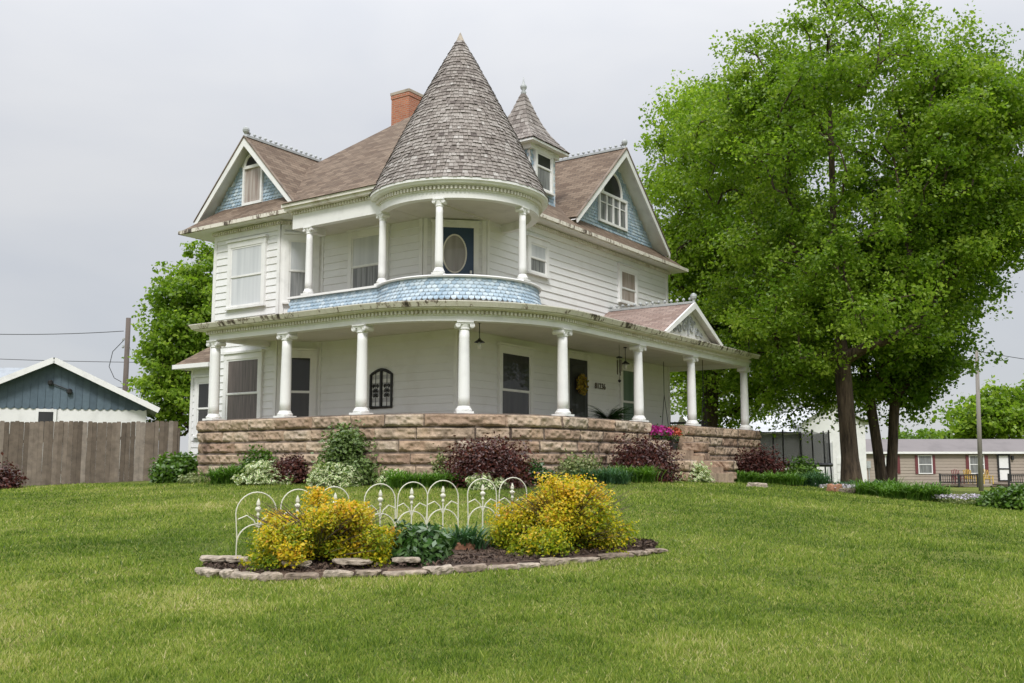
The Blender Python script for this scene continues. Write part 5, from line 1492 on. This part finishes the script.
blades('day_lily', 'light green lily clump left of the porch steps', 632, 24.0, 46, 20, M['lily_leaf'], 560, .028, seed=4)
shrub('barberry_shrub', 'dark red barberry hiding the lower porch steps', 643, 25.0, 68, 46, M['barberry_leaf'], 7600, .062, spike=.06, lumps=46)
shrub('hosta', 'cream edged hosta at the foot of the porch steps', 688, 26.4, 46.816, 20.995, M['hosta_leaf'], 1122, .12, 'plant', stem=False, aspect=.5, lumps=22, squash=.6)
shrub('barberry_shrub', 'dark red barberry at the right end of the stone porch', 757, 31.5, 56, 32, M['barberry_leaf'], 5600, .075, spike=.06, lumps=36)
blades('day_lily', 'lily row in front of the rightmost barberry', 734, 29.0, 46, 14, M['lily_leaf'], 520, .03, seed=9)
blades('day_lily', 'lily row below the trampoline', 776, 29.0, 44, 15, M['lily_leaf'], 520, .03, seed=10)
shrub('low_shrub', 'bright green shrub in front of the trampoline net', 803, 31.0, 40, 24, M['shrub_leaf'], 1800, .10, seed=19)
blades('blue_grass', 'blue green grassy clump left of the tall maple', 811, 29.6, 36, 18, M['blue_leaf'], 460, .022, seed=30)
blades('day_lily', 'thin grass clump at the foot of the tall maple trunk', 860, 30.5, 34, 10, M['blue_leaf'], 260, .025, seed=31)
blades('day_lily', 'lily clump in front of the forked maple trunk', 880, 26.4, 44, 20, M['lily_leaf'], 420, .03, seed=32)
blades('day_lily', 'lily clump right of the forked maple trunk', 914, 25.6, 60, 20, M['lily_leaf'], 560, .03, seed=33)
shrub('low_shrub', 'dark green leafy shrub at the right edge of the lawn', 1010, 24.3, 68, 22, M['shrub_leaf'], 4200, .09, seed=20)
shrub('bare_shrub', 'small reddish shrub at the foot of the wooden fence', 6, 27.0, 34, 26, M['barberry_leaf'], 900, .08, seed=23, spike=.3)

def flowers(name, label, px, Y, w_px, h_px, fmat, n, seed, green=M['pale_leaf']):
    r = np.random.default_rng(seed); b = onground(px, Y); k = Y/FOC; rx = w_px*k/2; h = h_px*k
    root = thing(name, label, 'flowers', b)
    m_ = n*2
    P_ = np.stack([r.uniform(-rx, rx, m_), r.normal(0, .35, m_), r.uniform(0, h*.75, m_)], 1)
    np_mesh('foliage', cards(P_, .06, .3, .5, r), 4, green, root, tint=r.random(m_))
    P_ = np.stack([r.uniform(-rx, rx, n), r.normal(0, .35, n), h*r.uniform(.6, 1.1, n)], 1)
    np_mesh('blossoms', cards(P_, .06, .8, .95, r), 4, fmat, root, tint=r.random(n))
flowers('phlox_flowers', 'pale lilac phlox carpet below the tall maple', 844, 27.5, 40, 7, M['phlox'], 420, 1)
flowers('phlox_flowers', 'white and pink phlox carpet between the lilies and the right shrub', 958, 25.4, 50, 8, M['phlox'], 620, 2)

# stones in the far bed
def stone(name, label, c, L, W_, H, rz, mat, tint, seed, group=None, cat='stone'):
    r = np.random.default_rng(seed)
    bm_v = []; nx, ny, nz = 7, 5, 4
    mb = MB(); idx = {}
    for i in range(nx + 1):
        for j in range(ny + 1):
            for k in range(nz + 1):
                if i in (0, nx) or j in (0, ny) or k in (0, nz):
                    p = np.array([i/nx*2 - 1, j/ny*2 - 1, k/nz*2 - 1])
                    q = p / (np.sum(np.abs(p)**7) ** (1/7)) if np.any(p) else p
                    q = q * (1 + .0)
                    f = .30*math.sin(3*q[0] + seed) * math.cos(2.3*q[1] + seed*1.7) + .14*math.sin(7*q[0] + 2*q[2] + seed) + r.normal(0, .06)
                    q = q * (1 + f*.5)
                    idx[i, j, k] = len(mb.v); mb.v.append((q[0]*L/2, q[1]*W_/2, q[2]*H/2))
    def quad(*k4): mb.f.append(tuple(idx[k] for k in k4)); mb.t.append(tint + random.uniform(-.08, .08))
    for i in range(nx):
        for j in range(ny): quad((i,j,nz),(i+1,j,nz),(i+1,j+1,nz),(i,j+1,nz)); quad((i,j,0),(i,j+1,0),(i+1,j+1,0),(i+1,j,0))
        for k in range(nz): quad((i,0,k),(i+1,0,k),(i+1,0,k+1),(i,0,k+1)); quad((i,ny,k),(i,ny,k+1),(i+1,ny,k+1),(i+1,ny,k))
    for j in range(ny):
        for k in range(nz): quad((0,j,k),(0,j,k+1),(0,j+1,k+1),(0,j+1,k)); quad((nx,j,k),(nx,j+1,k),(nx,j+1,k+1),(nx,j,k+1))
    o = mb.build(name, mat); o.location = c; o.rotation_euler = (random.uniform(-.05, .05), random.uniform(-.06, .06), rz)
    return tag(o, label, cat, group)
c = onground(834.5, 27.0); stone('garden_stone', 'orange tan stone at the foot of the lilac phlox', c + Vector((0, 0, .08)), .34, .26, .24, .3, M['terracotta'], .5, 3)
c = onground(757, 25.4); stone('garden_stone', 'flat pale stone at the lawn edge between two lily rows', c + Vector((0, 0, .05)), .5, .3, .14, .2, M['edging'], .8, 4)
for i_, px in enumerate((846, 856)):
    c = onground(px, 26.9); stone('garden_stone', 'grey stone edging the lilac phlox, ' + ('nearer the orange stone' if i_ == 0 else 'nearer the lily clump'), c + Vector((0, 0, .05)), .4, .28, .16, .2*i_, M['edging'], .3, 40 + i_)

# ------------------------------------------------------------------ planting bed in the lawn
front = [(200, 573), (215, 577), (235, 578), (258, 581), (290, 580), (320, 579), (350, 577), (385, 576), (420, 575), (455, 573), (490, 571), (525, 568), (560, 565), (600, 560), (635, 556), (660, 552)]
back = [(652, 547), (615, 544), (560, 544), (500, 546), (440, 549), (380, 553), (320, 558), (265, 562), (225, 566)]
fpts = [hit(*p) for p in front]; bpts = [hit(*p) for p in back]
bed_poly = fpts + bpts
mb = MB(); cx_ = sum(p.x for p in bed_poly)/len(bed_poly); cy_ = sum(p.y for p in bed_poly)/len(bed_poly)
ctr = (cx_, cy_, g1(cx_, cy_) + .09)
rings = []
for t in (1.0, .93, .8, .6, .35):
    ring = []
    for p in bed_poly:
        x = cx_ + (p.x - cx_)*t; y = cy_ + (p.y - cy_)*t
        ring.append((x, y, g1(x, y) + (0.012 if t == 1 else .05 + .03*(1 - t)) + random.uniform(-.012, .012)))
    rings.append(ring)
nb_ = len(bed_poly)
for r0, r1 in zip(rings[:-1], rings[1:]):
    for i in range(nb_): mb.face([r0[i], r0[(i+1) % nb_], r1[(i+1) % nb_], r1[i]], random.random())
for i in range(nb_): mb.face([rings[-1][i], rings[-1][(i+1) % nb_], ctr], random.random())
bed = mb.build('planting_soil', M['mulch']); bed['kind'] = 'structure'
# loose bark chips on the soil
N = 9000
fi = rng.integers(0, len(fpts) - 1, N); tt = rng.random(N)
FX = np.array([[p.x, p.y] for p in fpts]); BX = np.array([[p.x, p.y] for p in bpts[::-1]])
fa = FX[fi] * (1 - tt[:, None]) + FX[fi + 1] * tt[:, None]
bu = (fi + tt) / (len(fpts) - 1) * (len(bpts) - 1); bi = np.clip(bu.astype(int), 0, len(bpts) - 2); bt = (bu - bi)[:, None]
ba = BX[bi] * (1 - bt) + BX[bi + 1] * bt
vv = rng.uniform(.06, .94, (N, 1)); XY = fa * (1 - vv) + ba * vv
PZ_ = np.stack([XY[:, 0], XY[:, 1], gz(XY[:, 0], XY[:, 1]) + rng.uniform(.06, .095, N)], 1)
o = np_mesh('bark_mulch', cards(PZ_, .05*rng.uniform(.5, 1.4, N), .8, .4), 4, M['mulch'], tint=rng.random(N)); tag(o, 'dark brown bark chips lying in the garden bed', 'mulch', kind='stuff')

# edging stones, laid one after the other
def along(pts, step_fn):
    out = []; acc = 0; i = 0; p = pts[0].copy()
    L = [0]
    for a_, b_ in zip(pts[:-1], pts[1:]): L.append(L[-1] + (b_ - a_).length)
    s = 0.0
    while s < L[-1]:
        ln = step_fn()
        m_ = s + ln/2
        k = max(j for j in range(len(L)) if L[j] <= min(m_, L[-1])); k = min(k, len(pts) - 2)
        t = (m_ - L[k]) / (L[k+1] - L[k]); q = pts[k].lerp(pts[k+1], t); d = pts[k+1] - pts[k]
        out.append((q, math.atan2(d.y, d.x), ln)); s += ln
    return out
for i_, (q, a_, ln) in enumerate(along(fpts, lambda: random.uniform(.16, .46))):
    z = g1(q.x, q.y); h = random.uniform(.045, .085)
    stone('edging_stone', 'flat tan edging stone along the front of the garden bed', (q.x, q.y, z + h*.42), ln*random.uniform(.86, 1.0), random.uniform(.13, .25), h, a_ + random.uniform(-.16, .16), M['edging'], random.uniform(.1, .95), 100 + i_, 'edging stones along the front of the garden bed')
for i_, (q, a_, ln) in enumerate(along(bpts[:3] + bpts[-3:], lambda: random.uniform(.3, .6))):
    if 2.0 > q.x > -2.6: continue
    z = g1(q.x, q.y); h = random.uniform(.045, .075)
    stone('edging_stone', 'flat tan edging stone at the back of the garden bed', (q.x, q.y, z + h*.42), ln*.97, random.uniform(.17, .25), h, a_ + random.uniform(-.08, .08), M['edging'], random.uniform(.3, .8), 150 + i_, 'edging stones at the back of the garden bed')
for i_, (px, py, L_, ry) in enumerate(((220, 570, .42, .1), (240, 571, .36, -.3), (296, 575, .30, .15), (352, 573.5, .36, .02), (408, 571, .26, -.15))):
    c = hit(px, py); stone('edging_stone', ('broad pale slab at the left tip of the garden bed', 'tilted pale slab just inside the left tip of the garden bed', 'top slab stacked in front of the left yellow shrub', 'top slab stacked below the dark heart of the left yellow shrub', 'top slab stacked left of the dark green peony')[i_], c + Vector((0, 0, .115)), L_, .22, .055, ry, M['edging'], .8, 180 + i_)
for i_, px in enumerate((461, 468)):
    c = hit(px, 556); stone('garden_stone', ('small rust coloured stone left of the lily tuft in the bed', 'small rust coloured stone right next to the other rust stone in the bed')[i_], c + Vector((0, 0, .09)), .15, .10, .11, .5 - i_*1.2, M['terracotta'], .5, 60 + i_)

# white wire border fence
gf0 = hit(235, 561); fY0 = gf0.y; fY1 = fY0 + 2.05
def fen_at(px):
    t = (px - 235) / (526 - 235); return onground(px, fY0 + (fY1 - fY0) * t * .92)
gfe = thing('border_fence', 'white wire border fence of arches with spear finials behind the yellow shrubs', 'garden fence', gf0)
for (xa, xb) in ((236, 277), (279, 313), (318, 350), (364, 395), (396, 426), (427, 458), (468, 497), (498.5, 526)):
    a_, b_ = fen_at(xa), fen_at(xb); d = b_ - a_; W_ = math.hypot(d.x, d.y); d = Vector((d.x, d.y, 0)) / W_; z0 = min(a_.z, b_.z) - gf0.z
    o_ = Vector((a_.x - gf0.x, a_.y - gf0.y, 0)); P_ = lambda s_, z_: o_ + d*s_ + Vector((0, 0, z0 + z_))
    tl = random.uniform(-.02, .02); rr = W_/2; hs = .76 - rr
    pts = [P_(tl*.2, -.08), P_(0, hs*.5)] + [P_(rr - rr*math.cos(math.pi*i/14) + tl, hs + rr*math.sin(math.pi*i/14)) for i in range(15)] + [P_(W_, hs*.5), P_(W_, -.08)]
    mb = MB(); mb.tube(pts, .0075, 6); pn = mb.build('arch_wire', M['chalk_white'], gfe)
    mb = MB(); c_ = W_/2
    mb.tube([P_(c_, .12), P_(c_, .52)], .009, 6)
    for sd in (-1, 1):
        mb.tube([P_(c_ + sd*rr*(1 - .98*(1 - math.cos(t*math.pi/2))), .20 + .20*math.sin(t*math.pi/2)) for t in [i/8 for i in range(9)]][::-1], .008, 5)
        mb.tube([P_(c_ + sd*rr*.98, .46), P_(c_ + sd*rr*.55, .50), P_(c_ + sd*rr*.2, .44), P_(c_, .34)], .008, 5)
    mb.build('scroll_wire', M['chalk_white'], pn)
    mb = MB(); q = P_(c_, 0); mb.lathe([(.008, q.z + .48), (.020, q.z + .50), (.012, q.z + .53), (.034, q.z + .56), (.036, q.z + .575), (.014, q.z + .60), (.024, q.z + .62), (.02, q.z + .65), (.004, q.z + .69)], (q.x, q.y), 8); mb.build('finial', M['chalk_white'], pn)

# shrubs of the bed
def bed_base(px, py): return hit(px, py)
def spirea(label, px, py, w_px, h_px, seed):
    b = bed_base(px, py); Y = b.y
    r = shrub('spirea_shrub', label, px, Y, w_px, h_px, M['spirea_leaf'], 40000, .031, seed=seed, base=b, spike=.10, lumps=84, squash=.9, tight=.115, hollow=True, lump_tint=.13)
    rg = np.random.default_rng(seed + 1); mb = MB()      # bare brown twigs low in the shrub
    for i in range(320):
        a_ = rg.random()*2*math.pi; k = Y/FOC; L = w_px*k/2*rg.uniform(.4, .95); h = h_px*k*rg.uniform(.25, .95)
        mb.tube([(.05*math.cos(a_), .05*math.sin(a_), 0), (L*.5*math.cos(a_), L*.5*math.sin(a_), h*.7), (L*math.cos(a_ + .1), L*math.sin(a_ + .1), h)], [.006, .004, .002], 3)
    mb.build('twigs', M['stem'], r)
    return r
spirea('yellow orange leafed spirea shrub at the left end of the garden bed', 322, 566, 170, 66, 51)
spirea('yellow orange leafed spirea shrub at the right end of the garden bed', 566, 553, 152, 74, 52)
b = bed_base(419, 564); shrub('peony_plant', 'dark green leafy peony between the two yellow shrubs', 419, b.y, 60, 40, M['peony_leaf'], 2600, .085, 'plant', base=b, seed=61, aspect=.42)
b = bed_base(467, 555); blades('iris_tuft', 'upright green lily tuft left of the right yellow shrub', 467, b.y, 38, 36, M['blue_leaf'], 170, .024, base=b, arch=.6, seed=62)
b = bed_base(502, 551); shrub('weed_plant', 'small light green plant beside the right yellow shrub', 500, b.y, 30, 22, M['shrub_leaf'], 700, .05, 'plant', base=b, seed=63)

# plants on the porch
fp = hw(4.35, -1.9, FZ)
fr_ = thing('potted_fern', 'dark green fern in a dark pot behind the porch parapet right of the front door', 'potted plant', fp)
mb = MB(); mb.lathe([(.16, .42), (.23, .78), (.25, .80), (.22, .80), (.20, .76)], (0, 0), 16); mb.build('pot', M['black_pot'], fr_)
mb = MB(); mb.lathe([(.20, 0), (.18, .03), (.05, .06), (.05, .36), (.20, .40), (.20, .415)], (0, 0), 14); mb.build('stand', M['iron'], fr_)
rg = np.random.default_rng(3); V = []; T_ = []
for i in range(100):
    az = rg.random()*2*math.pi; L = rg.uniform(.45, .85); el = rg.uniform(.35, 1.35)
    for k in range(16):
        t = (k + 1)/16; c = np.array([math.cos(az)*L*t*math.cos(el*.6), math.sin(az)*L*t*math.cos(el*.6), .78 + L*(math.sin(el)*t - .42*t*t)])
        w = .13*(1 - t*.75)
        for sd in (-1, 1):
            s_ = np.array([-math.sin(az), math.cos(az), -.2])*sd*w; f_ = np.array([math.cos(az), math.sin(az), 0])*.022
            V += [c - f_, c + s_*.6 - f_*.5, c + s_, c + f_]; T_.append(rg.random())
np_mesh('fronds', np.array(V), 4, M['fern_leaf'], fr_, tint=T_)
def petunia(px_a, b_, label, fmat, seed, wid=.42, pot=M['black_pot']):
    r = np.random.default_rng(seed); p = hw(px_a, b_, FZ)
    t = thing('potted_petunia', label, 'potted plant', p, 0, 'flower pots at the porch steps')
    mb = MB(); mb.lathe([(.15, 0), (.22, .30), (.24, .32), (.2, .32)], (0, 0), 16); mb.build('pot', pot, t)
    n = 420; P_ = r.normal(0, 1, (n, 3)) * np.array([wid*.5, wid*.5, .12]) + np.array([0, 0, .46]); np_mesh('foliage', cards(P_, .07, .3, .6, r), 4, M['peony_leaf'], t, tint=r.random(n))
    n = 190; d = r.normal(0, 1, (n, 3)); d[:, 2] = np.abs(d[:, 2]); d /= np.linalg.norm(d, axis=1, keepdims=True); P_ = d * np.array([wid, wid, .26])*r.uniform(.8, 1.05, (n, 1)) + np.array([0, 0, .42]); np_mesh('blossoms', cards(P_, .10, .3, .95, r), 4, fmat, t, tint=r.random(n))
petunia(5.10, -2.75, 'magenta petunias spilling from a pot at the left side of the porch steps', M['magenta'], 1)
petunia(5.80, -2.7, 'purple pink petunias in the middle pot at the top of the porch steps', M['magenta'], 2)
petunia(6.55, -2.75, 'coral flowers in a pot at the right side of the porch steps', M['coral'], 3, .30)

# ------------------------------------------------------------------ grass
N = 620000
u = rng.random(N); y0, y1 = 5.2, 29.0
Y_ = np.where(rng.random(N) < .72, 1/(1/y0 + u*(1/y1 - 1/y0)), (np.sqrt(y0) + u*(np.sqrt(y1) - np.sqrt(y0)))**2)
X_ = (rng.random(N)*2 - 1) * (Y_ * .70 + .6)
dxy = np.stack([X_ - HP[0], Y_ - HP[1]], 1); a_ = dxy @ HU; b_ = dxy @ HV
keep = ~((a_ > -3.2) & (b_ > -3.4) & (a_ < 13.4))
poly = np.array([[p.x, p.y] for p in bed_poly])
ins = np.zeros(N, bool); j = len(poly) - 1
for i in range(len(poly)):
    xi, yi = poly[i]; xj, yj = poly[j]
    ins ^= ((yi > Y_) != (yj > Y_)) & (X_ < (xj - xi)*(Y_ - yi)/(yj - yi + 1e-12) + xi); j = i
keep &= ~ins
patch = .55*vnoise(X_*.55 + 9, Y_*.55, 21) + .45*vnoise(X_*1.7, Y_*1.7 + 4, 22)
fine = vnoise(X_*5, Y_*5, 23)
bare = vnoise(X_*.8 + 31, Y_*.8 + 7, 24)
for px, py, rad in ((395, 668, .16), (820, 579, .22), (700, 682, .15), (30, 640, .25), (15, 605, .2), (985, 672, .18)):
    p = hit(px, py); bare = np.maximum(bare, 1.25 - np.hypot((X_ - p.x), (Y_ - p.y)*.6)/rad*.5)
keep &= ~((bare > .86) & (rng.random(N) < .6))
X_, Y_, patch, fine = X_[keep], Y_[keep], patch[keep], fine[keep]; n = len(X_)
Z_ = gz(X_, Y_)
dist = np.hypot(X_, Y_)
tuft = np.clip((fine - .45)*2.2, 0, 1)
H_ = (.018 + .014*patch + .026*tuft) * rng.uniform(.55, 1.35, n) * (1 + dist*.012)
W_ = (.0024 + .00043*dist) * rng.uniform(.7, 1.3, n)
az = rng.random(n)*2*math.pi; le = H_ * rng.uniform(.1, 1.1, n); la = rng.random(n)*2*math.pi
S_ = np.stack([np.cos(az), np.sin(az), np.zeros(n)], 1) * W_[:, None]
B_ = np.stack([X_, Y_, Z_ - .004], 1)
Tp = B_ + np.stack([np.cos(la)*le, np.sin(la)*le, H_], 1)
V = np.stack([B_ - S_, B_ + S_, Tp], 1).reshape(-1, 3)
T_ = np.clip(.42 + .75*(.5 - patch)*-1*.0 + (patch - .5)*.85 + rng.normal(0, .23, n) + .25*(fine - .5) - tuft*.16 + .25*(vnoise(X_*.22 + 3, Y_*.22, 25) - .5), 0, 1)
o = np_mesh('grass', V, 3, M['grass'], tint=T_); tag(o, 'short mown green lawn grass around the garden bed', 'grass', kind='stuff')
